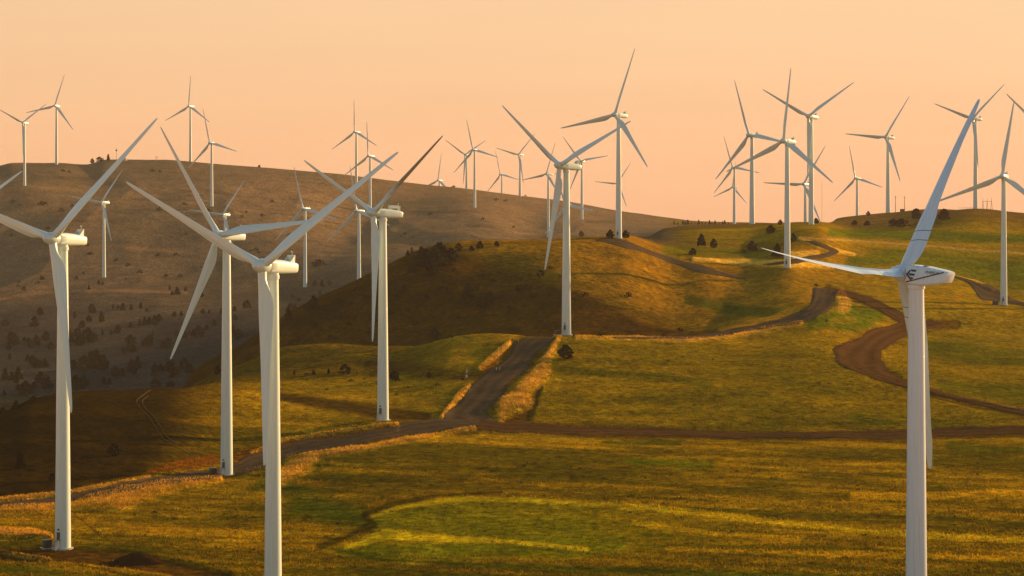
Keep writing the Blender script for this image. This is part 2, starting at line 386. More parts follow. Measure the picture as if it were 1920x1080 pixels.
def ground_material():
    m, nt, b = newmat('dry_grassland')
    at = nt.nodes.new('ShaderNodeAttribute'); at.attribute_name = 'soil'
    ge = nt.nodes.new('ShaderNodeNewGeometry')
    def noise(scale, detail, rough=.6):
        n = nt.nodes.new('ShaderNodeTexNoise'); n.inputs['Scale'].default_value = scale
        n.inputs['Detail'].default_value = detail; n.inputs['Roughness'].default_value = rough
        nt.links.new(ge.outputs['Position'], n.inputs['Vector']); return n
    a = noise(0.35, 5, .7); c = noise(0.05, 4)
    r = nt.nodes.new('ShaderNodeMapRange'); r.inputs['From Min'].default_value = .33; r.inputs['From Max'].default_value = .67
    r.inputs['To Min'].default_value = .38; r.inputs['To Max'].default_value = 1.6
    nt.links.new(a.outputs['Fac'], r.inputs['Value'])
    s = nt.nodes.new('ShaderNodeVectorMath'); s.operation = 'SCALE'
    nt.links.new(at.outputs['Color'], s.inputs[0]); nt.links.new(r.outputs['Result'], s.inputs['Scale'])
    nt.links.new(s.outputs['Vector'], b.inputs['Base Color'])
    b.inputs['Roughness'].default_value = 1.0; b.inputs['Specular IOR Level'].default_value = 0.0
    b1 = nt.nodes.new('ShaderNodeBump'); b1.inputs['Distance'].default_value = 0.9; b1.inputs['Strength'].default_value = 0.8
    nt.links.new(a.outputs['Fac'], b1.inputs['Height'])
    b2 = nt.nodes.new('ShaderNodeBump'); b2.inputs['Distance'].default_value = 3.0; b2.inputs['Strength'].default_value = 0.6
    nt.links.new(c.outputs['Fac'], b2.inputs['Height'])
    nt.links.new(b2.outputs['Normal'], b1.inputs['Normal']); nt.links.new(b1.outputs['Normal'], b.inputs['Normal'])
    return m

def road_material(name, rgb):
    m, nt, b = newmat(name)
    ge = nt.nodes.new('ShaderNodeNewGeometry')
    uv = nt.nodes.new('ShaderNodeAttribute'); uv.attribute_name = 'across'
    n = nt.nodes.new('ShaderNodeTexNoise'); n.inputs['Scale'].default_value = 0.25; n.inputs['Detail'].default_value = 6; n.inputs['Roughness'].default_value = .65
    nt.links.new(ge.outputs['Position'], n.inputs['Vector'])
    # worn wheel tracks: lighter lines along the road
    w = nt.nodes.new('ShaderNodeMath'); w.operation = 'COSINE'
    mu = nt.nodes.new('ShaderNodeMath'); mu.operation = 'MULTIPLY'; mu.inputs[1].default_value = 18.85
    nt.links.new(uv.outputs['Fac'], mu.inputs[0]); nt.links.new(mu.outputs[0], w.inputs[0])
    a = nt.nodes.new('ShaderNodeMath'); a.operation = 'MULTIPLY_ADD'; a.inputs[1].default_value = -0.15; nt.links.new(w.outputs[0], a.inputs[0])
    r = nt.nodes.new('ShaderNodeMapRange'); r.inputs['From Min'].default_value = .2; r.inputs['From Max'].default_value = .8
    r.inputs['To Min'].default_value = .6; r.inputs['To Max'].default_value = 1.4
    nt.links.new(n.outputs['Fac'], r.inputs['Value']); nt.links.new(r.outputs['Result'], a.inputs[2])
    s = nt.nodes.new('ShaderNodeVectorMath'); s.operation = 'SCALE'; s.inputs[0].default_value = rgb
    nt.links.new(a.outputs[0], s.inputs['Scale']); nt.links.new(s.outputs['Vector'], b.inputs['Base Color'])
    b.inputs['Roughness'].default_value = 1.0; b.inputs['Specular IOR Level'].default_value = 0.0
    bp = nt.nodes.new('ShaderNodeBump'); bp.inputs['Distance'].default_value = .5; bp.inputs['Strength'].default_value = .6
    nt.links.new(n.outputs['Fac'], bp.inputs['Height']); nt.links.new(bp.outputs['Normal'], b.inputs['Normal'])
    return m

def foliage_material(name, rgb):
    m, nt, b = newmat(name)
    at = nt.nodes.new('ShaderNodeAttribute'); at.attribute_name = 'tone'
    s = nt.nodes.new('ShaderNodeVectorMath'); s.operation = 'SCALE'; s.inputs[0].default_value = rgb
    nt.links.new(at.outputs['Fac'], s.inputs['Scale']); nt.links.new(s.outputs['Vector'], b.inputs['Base Color'])
    b.inputs['Roughness'].default_value = 1; b.inputs['Specular IOR Level'].default_value = 0
    return m

def grass_material():
    m, nt, b = newmat('standing_grass')
    at = nt.nodes.new('ShaderNodeAttribute'); at.attribute_name = 'soil'
    nt.links.new(at.outputs['Color'], b.inputs['Base Color'])
    b.inputs['Roughness'].default_value = 1; b.inputs['Specular IOR Level'].default_value = 0
    tr = nt.nodes.new('ShaderNodeBsdfTranslucent'); nt.links.new(at.outputs['Color'], tr.inputs['Color'])
    mx = nt.nodes.new('ShaderNodeMixShader'); mx.inputs[0].default_value = .5
    nt.links.new(b.outputs[0], mx.inputs[1]); nt.links.new(tr.outputs[0], mx.inputs[2])
    nt.links.new(mx.outputs[0], nt.nodes['Material Output'].inputs['Surface'])
    return m

def paint_material(name, rgb, rough):
    m, nt, b = newmat(name)
    tc = nt.nodes.new('ShaderNodeTexCoord'); mp = nt.nodes.new('ShaderNodeMapping'); mp.inputs['Scale'].default_value = (2.2, 2.2, 0.12)
    nt.links.new(tc.outputs['Object'], mp.inputs['Vector'])
    n = nt.nodes.new('ShaderNodeTexNoise'); n.inputs['Scale'].default_value = 1; n.inputs['Detail'].default_value = 4
    nt.links.new(mp.outputs['Vector'], n.inputs['Vector'])
    r = nt.nodes.new('ShaderNodeMapRange'); r.inputs['From Min'].default_value = .3; r.inputs['From Max'].default_value = .7
    r.inputs['To Min'].default_value = .92; r.inputs['To Max'].default_value = 1.03
    nt.links.new(n.outputs['Fac'], r.inputs['Value'])
    s = nt.nodes.new('ShaderNodeVectorMath'); s.operation = 'SCALE'; s.inputs[0].default_value = rgb
    nt.links.new(r.outputs['Result'], s.inputs['Scale']); nt.links.new(s.outputs['Vector'], b.inputs['Base Color'])
    r2 = nt.nodes.new('ShaderNodeMapRange'); r2.inputs['To Min'].default_value = rough - .06; r2.inputs['To Max'].default_value = rough + .1
    nt.links.new(n.outputs['Fac'], r2.inputs['Value']); nt.links.new(r2.outputs['Result'], b.inputs['Roughness'])
    return m

def tinted_material():  # blade paint that turns dark olive from the inner span towards the tip
    m = paint_material('tinted_blade_paint', (0.50, 0.60, 0.55), .5)
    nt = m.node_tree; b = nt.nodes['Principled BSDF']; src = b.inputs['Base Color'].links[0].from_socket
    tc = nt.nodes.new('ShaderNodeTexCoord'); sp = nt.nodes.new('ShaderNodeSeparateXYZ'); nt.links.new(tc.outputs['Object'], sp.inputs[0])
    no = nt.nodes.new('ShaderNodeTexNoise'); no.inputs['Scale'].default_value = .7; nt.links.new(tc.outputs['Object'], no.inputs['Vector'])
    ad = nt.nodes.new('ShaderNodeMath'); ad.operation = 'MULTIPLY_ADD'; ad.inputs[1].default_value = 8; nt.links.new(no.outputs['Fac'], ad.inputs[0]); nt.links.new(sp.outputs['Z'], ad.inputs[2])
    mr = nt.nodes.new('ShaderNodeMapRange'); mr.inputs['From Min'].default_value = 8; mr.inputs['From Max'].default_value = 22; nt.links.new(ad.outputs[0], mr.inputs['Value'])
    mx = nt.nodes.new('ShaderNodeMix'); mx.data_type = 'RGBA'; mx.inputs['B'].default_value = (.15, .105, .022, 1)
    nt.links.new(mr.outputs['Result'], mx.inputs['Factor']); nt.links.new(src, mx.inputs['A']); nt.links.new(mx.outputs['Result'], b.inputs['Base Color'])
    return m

M = dict(
    tinted=tinted_material(),
    ground=ground_material(),
    grass=grass_material(),
    road=road_material('gravel_road', (0.066, 0.045, 0.022)),
    soilroad=road_material('soil_road', (0.075, 0.036, 0.010)),
    track=road_material('straw_track', (0.22, 0.13, 0.045)),
    white=paint_material('turbine_paint', (0.50, 0.60, 0.55), 0.27),
    white2=paint_material('cool_white_paint', (0.46, 0.56, 0.60), 0.27),
    dark=simple('dark_rubber', (0.02, 0.022, 0.025), .5),
    navy=simple('navy_print', (0.012, 0.02, 0.05), .5, .05),
    concrete=simple('pad_concrete', (0.38, 0.33, 0.27), .9, .25, 1.5),
    steel=simple('galvanised_steel', (0.35, 0.34, 0.31), .5, .15, 2, .4),
    box=simple('green_cabinet_paint', (0.035, 0.045, 0.032), .5, .2),
    wood=simple('weathered_wood', (0.13, 0.09, 0.055), .9, .3, 3),
    bark=simple('juniper_bark', (0.10, 0.065, 0.04), .95, .3, 4),
    leaf=foliage_material('juniper_foliage', (0.017, 0.018, 0.007)),
    sagel=foliage_material('sagebrush_foliage', (0.028, 0.024, 0.009)),
    soil=simple('dug_soil', (0.024, 0.011, 0.004), .95, .4, .6, 0, .6),
    rock=simple('pale_rock', (0.52, 0.42, 0.32), .9, .25, 1.2, 0, .3),
    redtin=simple('rust_red_tin', (0.30, 0.07, 0.03), .6, .2, 1),
)

# ------------------------------------------------------------------ mesh helpers
class MB:
    def __init__(s): s.v = []; s.f = []; s.mi = []
    def add(s, vs, fs, mi=0):
        o = len(s.v); s.v += [tuple(v) for v in vs]
        for f in fs: s.f.append(tuple(i + o for i in f)); s.mi.append(mi)
    def box(s, x0, x1, y0, y1, z0, z1, mi=0, mat=None):
        vs = [Vector((x, y, z)) for x in (x0, x1) for y in (y0, y1) for z in (z0, z1)]
        if mat is not None: vs = [mat @ v for v in vs]
        s.add(vs, [(0,1,3,2),(4,6,7,5),(0,4,5,1),(2,3,7,6),(0,2,6,4),(1,5,7,3)], mi)
    def bar(s, a, b, r, r2=None, n=6, mi=0):
        a = Vector(a); b = Vector(b); r2 = r if r2 is None else r2
        d = (b - a).normalized(); u = d.orthogonal().normalized(); w = d.cross(u)
        vs = []
        for p, rr in ((a, r), (b, r2)):
            for k in range(n):
                t = 2 * math.pi * k / n; vs.append(p + u * math.cos(t) * rr + w * math.sin(t) * rr)
        fs = [(k, (k + 1) % n, n + (k + 1) % n, n + k) for k in range(n)]
        fs += [tuple(reversed(range(n))), tuple(range(n, 2 * n))]
        s.add(vs, fs, mi)
    def loft(s, rings, mi=0, cap=True):
        n = len(rings[0]); o = len(s.v)
        for r in rings: s.v += [tuple(v) for v in r]
        for k in range(len(rings) - 1):
            for i in range(n):
                j = (i + 1) % n
                s.f.append((o + k * n + i, o + k * n + j, o + (k + 1) * n + j, o + (k + 1) * n + i)); s.mi.append(mi)
        if cap:
            s.f.append(tuple(o + i for i in reversed(range(n)))); s.mi.append(mi)
            s.f.append(tuple(o + (len(rings) - 1) * n + i for i in range(n))); s.mi.append(mi)
    def mesh(s, name, mats, smooth=None):
        me = bpy.data.meshes.new(name); me.from_pydata(s.v, [], s.f); me.update()
        for m in (mats if isinstance(mats, (list, tuple)) else [mats]): me.materials.append(m)
        me.polygons.foreach_set('material_index', s.mi)
        if smooth:
            me.polygons.foreach_set('use_smooth', [True] * len(me.polygons))
            try: me.set_sharp_from_angle(angle=math.radians(smooth))
            except Exception: pass
        return me

def link(name, me, parent=None, mat=None):
    o = bpy.data.objects.new(name, me); C.objects.link(o)
    if parent is not None: o.parent = parent
    if mat is not None: o.matrix_local = mat
    return o

def tag(o, label=None, cat=None, group=None, kind=None):
    if label: o['label'] = label
    if cat: o['category'] = cat
    if group: o['group'] = group
    if kind: o['kind'] = kind
    return o

# ------------------------------------------------------------------ the land
SHOULDER = []
GCOL = ground_colour()
# verges stand up as banks, road beds are cut into the slope
ZZ += ((0.75 + .5 * fbm(XX, YY, 14, 3, 45)) * STRAW - 0.55 * SOILM) * (DD < 2200)

def build_ground():
    n, m = PX.shape
    co = np.empty((n * m, 3), np.float32)
    co[:, 0] = XX.ravel(); co[:, 1] = YY.ravel(); co[:, 2] = ZZ.ravel()
    idx = np.arange(n * m).reshape(n, m)
    q = np.stack([idx[:-1, :-1], idx[1:, :-1], idx[1:, 1:], idx[:-1, 1:]], -1).reshape(-1, 4)
    me = bpy.data.meshes.new('ground')
    me.vertices.add(n * m); me.vertices.foreach_set('co', co.ravel())
    me.loops.add(q.size); me.loops.foreach_set('vertex_index', q.ravel().astype(np.int32))
    me.polygons.add(len(q)); me.polygons.foreach_set('loop_start', np.arange(0, q.size, 4, dtype=np.int32))
    me.polygons.foreach_set('use_smooth', np.ones(len(q), bool))
    me.update(calc_edges=True); me.validate()
    col = GCOL
    a = me.color_attributes.new('soil', 'FLOAT_COLOR', 'POINT')
    buf = np.ones((n * m, 4), np.float32); buf[:, :3] = col.reshape(-1, 3)
    a.data.foreach_set('color', buf.ravel())
    me.materials.append(M['ground'])
    o = link('ground', me); tag(o, 'rolling dry grassland of gold, olive and brown under the turbines', 'ground', None, 'structure')

build_ground()

def grass(n, name, label, sel, hmin, hmax, gain, seed):
    """tufts of standing dry grass; each is three crossed slips"""
    r = np.random.default_rng(seed)
    run = np.minimum.accumulate(PY, axis=1)
    vis = (PY <= run + .01)
    wgt = np.zeros_like(PY)
    wgt[:-1, :-1] = np.clip(PY[:-1, :-1] - PY[:-1, 1:], 0, 6) * (PX[1:, :-1] - PX[:-1, :-1]) * vis[:-1, :-1] * sel[:-1, :-1]
    wgt *= (PX > -60) & (PX < 1985) & (PY < 1100)
    c = np.cumsum(wgt.ravel()); k = np.searchsorted(c, r.random(n) * c[-1])
    i, j = np.unravel_index(k, PY.shape); i = np.minimum(i, PY.shape[0] - 2); j = np.minimum(j, PY.shape[1] - 2)
    u = r.random(n); v = r.random(n)
    def bl(A): return (A[i, j] * (1 - u) + A[i + 1, j] * u) * (1 - v) + (A[i, j + 1] * (1 - u) + A[i + 1, j + 1] * u) * v
    P = np.stack([bl(XX), bl(YY), bl(ZZ)], -1)
    C0 = GCOL[i, j] * gain
    h = r.uniform(hmin, hmax, n); w = h * r.uniform(.35, .8, n)
    V = np.zeros((n, 3, 3, 3)); a0 = r.uniform(0, math.pi, n)
    for q in range(3):
        a = a0 + q * math.pi / 3
        dx = np.stack([np.cos(a), np.sin(a), 0 * a], -1)
        V[:, q, 0] = P - dx * w[:, None] / 2 - [0, 0, .05]; V[:, q, 1] = P + dx * w[:, None] / 2 - [0, 0, .05]
        V[:, q, 2] = P + dx * (r.uniform(-.3, .3, n) * w)[:, None] + np.stack([0 * h, 0 * h, h * r.uniform(.75, 1, n)], -1)
    V = V.reshape(-1, 3); m = len(V)
    me = bpy.data.meshes.new(name)
    me.vertices.add(m); me.vertices.foreach_set('co', V.astype(np.float32).ravel())
    me.loops.add(m); me.loops.foreach_set('vertex_index', np.arange(m, dtype=np.int32))
    me.polygons.add(m // 3); me.polygons.foreach_set('loop_start', np.arange(0, m, 3, dtype=np.int32))
    me.update(calc_edges=True)
    at = me.color_attributes.new('soil', 'FLOAT_COLOR', 'POINT'); buf = np.ones((m, 4), np.float32)
    buf[:, :3] = np.repeat(C0 * r.uniform(.55, 1.3, n)[:, None], 9, 0)
    at.data.foreach_set('color', np.clip(buf, 0, .85).ravel()); me.materials.append(M['grass'])
    tag(link(name, me), label, 'grass', None, 'stuff')

PY = HZ - ZZ * FPX / DD
nearm = (DD < 1500) * 1.0
strawm = sstep(.25, .7, STRAW) * (DD < 1800)
nearm = nearm * sstep(.06, .16, GCOL[..., 0]) * (1 - .75 * LOBE)
grass(90000, 'field_grass', 'short tufted grass covering the golden fields and the near ridge', nearm, .25, .75, 1.0, 3)
grass(26000, 'verge_grass', 'pale straw grass along the verges of the roads', strawm, .25, .7, .95, 4)

def strip(name, ea, eb, mat, label, lift=0.3, wid=13, step=3.0):
    """a road lying on the land between two edges given as picture points"""
    def res(e, n):
        e = np.array(e, float); t = np.concatenate([[0], np.cumsum(np.hypot(*np.diff(e, axis=0).T))]); t /= t[-1]
        u = np.linspace(0, 1, n)
        return np.stack([pchip(t, e[:, 0], u), pchip(t, e[:, 1], u)], 1)
    L = max(np.sum(np.hypot(*np.diff(np.array(e, float), axis=0).T)) for e in (ea, eb))
    n = max(8, int(L / step))
    A = res(ea, n); B = res(eb, n)
    vs = []; ac = []
    for i in range(n):
        ja = 0.05 * math.sin(i * .31) + 0.05 * math.sin(i * 0.17 + 1) + random.uniform(-.02, .02)
        jb = 0.05 * math.sin(i * .27 + 2) + 0.05 * math.sin(i * 0.13) + random.uniform(-.02, .02)
        for k in range(wid):
            t = k / (wid - 1)
            t2 = t * (1 + jb) - (1 - t) * ja * 1.0
            p = A[i] * (1 - t2) + B[i] * t2
            d = hit(p[0], p[1])
            e = 0.0 if 0 < k < wid - 1 else -0.35
            vs.append(W(p[0], d) + Vector((0, 0, lift + e))); ac.append(t)
    fs = []
    for i in range(n - 1):
        for k in range(wid - 1):
            a = i * wid + k
            q = (a, a + 1, a + wid + 1, a + wid)
            ys = [vs[j].y for j in q]
            if max(ys) - min(ys) < 60: fs.append(q)
    me = bpy.data.meshes.new(name); me.from_pydata(vs, [], fs); me.update()
    me.polygons.foreach_set('use_smooth', [True] * len(fs))
    # make normals point up
    if len(me.polygons) and sum(p.normal.z for p in me.polygons) < 0: me.flip_normals()
    at = me.attributes.new('across', 'FLOAT', 'POINT'); at.data.foreach_set('value', ac)
    me.materials.append(mat)
    o = link(name, me); tag(o, label, 'road', None, 'structure')
    return o

strip('gravel_road', [(-90,952),(0,943),(60,937),(130,927),(200,911),(270,897),(350,886),(430,872),(480,850),(530,833),(600,823),(700,808),(760,793),(830,785),(900,786)],
      [(-90,962),(0,951),(60,948),(130,940),(200,929),(270,917),(350,904),(430,893),(480,884),(530,860),(600,846),(700,827),(760,818),(830,807),(900,800)],
      M['road'], 'brown gravel road curving past the front towers to the junction')
strip('gravel_road', [(828,788),(848,765),(872,735),(898,708),(930,688),(950,665),(966,645),(985,634)],
      [(935,792),(915,772),(938,742),(968,712),(988,690),(1002,668),(1022,648),(1042,634)],
      M['road'], 'wide gravel road climbing from the junction to the near ridge')
strip('dirt_road', [(895,789),(960,791),(1100,800),(1250,803),(1400,811),(1550,809),(1700,805),(1800,800),(1920,798),(2060,796)],
      [(895,806),(960,812),(1100,816),(1250,818),(1400,822),(1550,822),(1700,824),(1800,818),(1920,815),(2060,815)],
      M['soilroad'], 'straight dark dirt road crossing the fields to the right')
strip('gravel_road', [(1150,632),(1250,631.5),(1300,629.5),(1350,621),(1400,611),(1450,601),(1490,588),(1514,570),(1526,552),(1528,540)],
      [(1150,635),(1250,636),(1300,635),(1350,630),(1400,622),(1450,614),(1505,604),(1545,590),(1564,570),(1572,545)],
      M['road'], 'gravel road along the ridge bending up to the spur')
strip('dirt_road', [(1560,541),(1600,547),(1640,560),(1675,578),(1706,596)],
      [(1560,553),(1600,560),(1634,576),(1662,592),(1690,606)],
      M['soilroad'], 'short dirt road from the spur down to the hairpin')
strip('dirt_road', [(1768,606),(1738,600),(1700,602),(1660,612),(1620,625),(1582,642),(1562,658),(1566,675),(1590,692),(1630,708),(1680,722),(1720,732),(1800,752),(1920,779),(2060,802)],
      [(1770,608),(1746,616),(1715,626),(1690,636),(1668,647),(1655,660),(1652,672),(1660,690),(1682,706),(1712,721),(1735,727),(1756,732),(1820,748),(1920,769),(2060,790)],
      M['soilroad'], 'dirt road swinging round a hairpin bend on the right')
strip('gravel_road', [(1125,446),(1165,447),(1195,459),(1230,473),(1270,486),(1310,495),(1350,509),(1400,522)],
      [(1118,451),(1160,462),(1195,470),(1230,483),(1270,497),(1310,510),(1350,518),(1396,524)],
      M['road'], 'grey gravel road running down from the tower pad on the skyline hill')
strip('gravel_road', [(1530,452),(1555,462),(1575,472),(1560,480),(1530,486),(1490,494),(1440,498)],
      [(1510,452),(1540,464),(1556,471),(1542,476),(1510,480),(1470,489),(1430,496)],
      M['road'], 'small gravel loop below the right hilltop')
strip('gravel_road', [(1785,516),(1825,526),(1858,535),(1880,548),(1905,563),(1990,576)],
      [(1780,518),(1814,530),(1828,545),(1842,563),(1895,570),(1990,583)],
      M['road'], 'gravel road passing the tower at the right edge')
def track(pts, w, label):
    A = [(x - w, y) for x, y in pts]; B = [(x + w, y + w * .4) for x, y in pts]
    strip('dirt_track', A, B, M['track'], label, wid=3, lift=.15)
tp = [(282,731),(268,741),(256,752),(262,764),(278,780),(290,798),(300,815),(318,830),(345,845),(368,856)]
track(tp, 1.0, 'left rut of the two pale wheel ruts on the left hill')
track([(x + 11, y + 1) for x, y in tp[1:-2]], 1.0, 'right rut of the two pale wheel ruts on the left hill')

# ------------------------------------------------------------------ wind turbines
def ring(r, z, n=40): return [Vector((r * math.cos(2 * math.pi * k / n), r * math.sin(2 * math.pi * k / n), z)) for k in range(n)]

def tower_mesh(rb, rt, name='tower', H=78.0, mat='white', seams=(0.0, .27, .55, .8)):
    b = MB(); rs = []
    for k in range(41):
        t = k / 40; rs.append(ring(rb + (rt - rb) * t ** 1.05, -1.5 + (H + 1.5) * t))
    b.loft(rs)
    for t in seams[1:]:                       # weld seams between tower sections
        r = rb + (rt - rb) * t + .012; z = H * t
        b.loft([ring(r, z - .07), ring(r + .02, z), ring(r, z + .07)], cap=False)
    b.loft([ring(rt, H - 1.05), ring(rt + .22, H - .95), ring(rt + .22, H - .1), ring(rt, H)], cap=False)   # collar
    return b.mesh(name, M[mat], 40)

TOWER = tower_mesh(2.12, 1.28)
TOWER_WIDE = tower_mesh(2.3, 1.55, H=78, mat='white2')
_b = MB(); _b.loft([ring(2.8, -.6, 24), ring(2.8, .18, 24), ring(2.4, .22, 24)]); FOUND = _b.mesh('foundation', M['concrete'])
_b = MB()
for k in range(7): _b.box(-.55, .55, -2.3 - (6 - k) * .32, -2.0 - (6 - k) * .32, .28 + k * .3, .34 + k * .3)
_b.box(-.75, .75, -2.55, -1.9, 2.35, 2.45)
for sx in (-.62, .62):
    _b.bar((sx, -4.3, .1), (sx, -2.2, 2.4), .07); _b.bar((sx, -4.3, 1.1), (sx, -2.2, 3.4), .04)
    for t in (0, .5, 1): _b.bar((sx, -4.3 + 2.1 * t, .1 + 2.3 * t), (sx, -4.3 + 2.1 * t, 1.1 + 2.3 * t), .035)
STAIR = _b.mesh('stairs', M['steel'])
_b = MB(); _b.box(-.48, .48, -2.16, -1.9, 2.45, 4.55); _b.box(-.3, .3, -2.2, -2.15, 5.0, 5.5); DOOR = _b.mesh('door', M['box'])

def blade_mesh(name, mats, chord_k=1.0, R=46.0, bands=(), pitch=15, bend=.7, side=0.0):
    b = MB(); n = 20
    st = [(0.8,2.1,2.1,0),(1.6,2.1,2.1,0),(2.6,2.0,2.0,0),(4.0,2.15,1.75,4),(6,2.85,1.25,9),(8,3.4,.95,12),(10,3.55,.78,12),(13,3.3,.62,10),
          (17,2.9,.5,8),(22,2.4,.38,6),(28,1.95,.29,4),(34,1.5,.21,2.5),(40,1.15,.16,1),(43.5,.88,.13,0),(45.3,.62,.12,0),(R,.30,.09,0)]
    if side:
        st[2:8] = [(2.0,2.6,2.0,0),(3.0,3.3,1.6,0),(4.5,3.6,1.2,0),(7,3.6,.95,0),(10,3.45,.8,0),(14,3.15,.62,0)]
        st[-4:] = [(40,1.3,.18,0),(43.5,.95,.14,0),(45.3,.7,.12,0),(R,.4,.1,0)]
    z0 = [s[0] for s in st]
    zs = sorted(set(list(np.linspace(.8, R, 60)) + [x for w in bands for x in (w, w + .16)]))
    rings = []
    for z in zs:
        ch = float(np.interp(z, z0, [s[1] for s in st])); th = float(np.interp(z, z0, [s[2] for s in st])); tw = float(np.interp(z, z0, [s[3] for s in st]))
        rnd = min(1, max(0, (th / ch - .25) / .7))
        ch2 = ch * (1 + (chord_k - 1) * (1 - rnd)); a = math.radians(pitch + tw)
        r = []
        for k in range(n):
            t = 2 * math.pi * k / n
            x = math.cos(t); y = math.sin(t)
            # trailing edge to -x
            xx = x * ch2 / 2; yy = y * th / 2 * (1 if x > 0 else (rnd + (1 - rnd) * (1 - (-x) ** 1.4)))
            xx -= (1 - rnd) * ch2 * .22
            # leading edge turned into the wind (-y)
            X = xx * math.cos(a) + yy * math.sin(a); Y = -xx * math.sin(a) + yy * math.cos(a)
            r.append(Vector((X + side * (z / R) ** 2, Y - bend * (z / R) ** 2, z)))
        rings.append(r)
    o = len(b.v)
    b.loft(rings)
    for w in bands:
        for k in range(len(zs) - 1):
            if abs(zs[k] - w) < 1e-6:
                for i in range(n): b.mi[k * n + i] = 1
    # root collar
    b.loft([ring(1.05, .9, 24), ring(1.13, .95, 24), ring(1.13, 1.35, 24), ring(1.05, 1.4, 24)], cap=False)
    return b.mesh(name, mats, 50)

BLADE = blade_mesh('blade', M['white'])
BLADE_TINTED = blade_mesh('blade', M['tinted'])
BLADE2 = blade_mesh('blade', [M['white2'], M['dark']], 1.35, bands=(7.8, 10.2), pitch=102, bend=0, side=-3.2)

def hub_mesh(mat):
    b = MB(); prof = [(1.55,1.5),(1.72,1.4),(1.75,.6),(1.72,-.4),(1.55,-1.2),(1.25,-2.0),(.85,-2.7),(.5,-3.15),(.12,-3.4)]
    b.loft([[Vector((r * math.cos(2*math.pi*k/32), y, r * math.sin(2*math.pi*k/32))) for k in range(32)] for r, y in prof])
    return b.mesh('hub', mat, 45)
HUB = hub_mesh(M['white']); HUB2 = hub_mesh(M['white2'])

def nacelle_mesh():
    b = MB(); n = 32; rs = []
    for y, hx, ht, hb in [(-2.7,1.35,1.35,-1.35),(-2.3,1.62,1.6,-1.6),(0,1.6,1.7,-1.6),(2.2,1.6,1.68,-1.6),(5.6,1.55,1.45,-1.45),(7.5,1.48,1.25,-1.32),(8.1,1.38,1.14,-1.2),(8.4,1.1,.9,-.9),(8.5,.6,.5,-.5)]:
        r = []
        for k in range(n):
            t = 2 * math.pi * k / n; c, s = math.cos(t), math.sin(t); e = .55
            x = hx * math.copysign(abs(c) ** e, c); z = (ht if s > 0 else -hb) * math.copysign(abs(s) ** e, s)
            r.append(Vector((x, y, z)))
        rs.append(r)
    b.loft(rs)
    b.loft([ring(1.45, -2.35, 28), ring(1.45, -1.4, 28)], cap=False)
    return b.mesh('nacelle', M['white'], 35)
NAC = nacelle_mesh()
# upright cooler fin with its slanting stays at the tail
_b = MB(); _b.box(-1.1, 1.1, 6.75, 7.0, 1.0, 3.0)
for sx in (-1.02, 1.02):
    _b.add([(sx-.06,5.2,1.2),(sx+.06,5.2,1.2),(sx-.06,6.8,1.1),(sx+.06,6.8,1.1),(sx-.06,6.8,2.9),(sx+.06,6.8,2.9)], [(0,2,4),(1,5,3),(0,1,3,2),(2,3,5,4),(0,4,5,1)])
FIN = _b.mesh('cooler_fin', M['white'])
_b = MB(); _b.bar((.5, 6.5, 1.0), (.5, 6.5, 3.9), .05); _b.bar((.2, 6.5, 3.6), (.8, 6.5, 3.6), .04); _b.bar((.2,6.5,3.6),(.2,6.5,4.0),.08); VANE = _b.mesh('wind_vane', M['steel'])
_b = MB(); _b.box(-1.1, 1.1, 3.2, 6.3, 2.0, 3.1)
for y in (3.4, 4.8, 6.1): _b.box(-.8, .8, y, y + .1, 1.4, 2.05)
TOPBOX = _b.mesh('roof_cooler', M['white'])

def nacelle2_mesh():
    """boxy tapering nacelle: side profile pushed out to its width with rounded shoulders"""
    b = MB()
    st = [(-1.5,1.75,-1.85,1.7),(-1.2,1.95,-2.0,1.85),(0,2.0,-2.05,1.9),(2.6,1.95,-1.95,1.9),(4.8,1.75,-1.55,1.85),(6.9,1.55,-1.2,1.8),(7.6,1.45,-.85,1.7),(7.9,1.4,-.3,1.6),(8.3,1.35,.6,1.45)]
    rs = []
    for y, t, bo, w in st:
        c = .35
        rs.append([Vector(p) for p in ((w, y, bo + c), (w, y, t - c), (w - c * .4, y, t - .1), (w - c, y, t), (-w + c, y, t), (-w + c * .4, y, t - .1), (-w, y, t - c), (-w, y, bo + c), (-w + c, y, bo), (w - c, y, bo))])
    b.loft(rs)
    return b.mesh('nacelle', M['white2'], 30)
NAC2 = nacelle2_mesh()

def side_x(y): return float(np.interp(y, [-1.5,-1.2,0,2.6,4.8,6.9,7.6,8.3], [1.7,1.85,1.9,1.9,1.85,1.8,1.7,1.45])) + .03

def side_poly(b, pts, th=.03):
    """flat shape (y, z) on the nacelle's flank, standing a little proud"""
    n = len(pts)
    a = [Vector((side_x(y) , y, z)) for y, z in pts]; c = [v + Vector((th, 0, 0)) for v in a]
    b.add(a + c, [tuple(range(n)), tuple(reversed(range(n, 2 * n)))] + [(i, i + n, (i + 1) % n + n, (i + 1) % n) for i in range(n)])

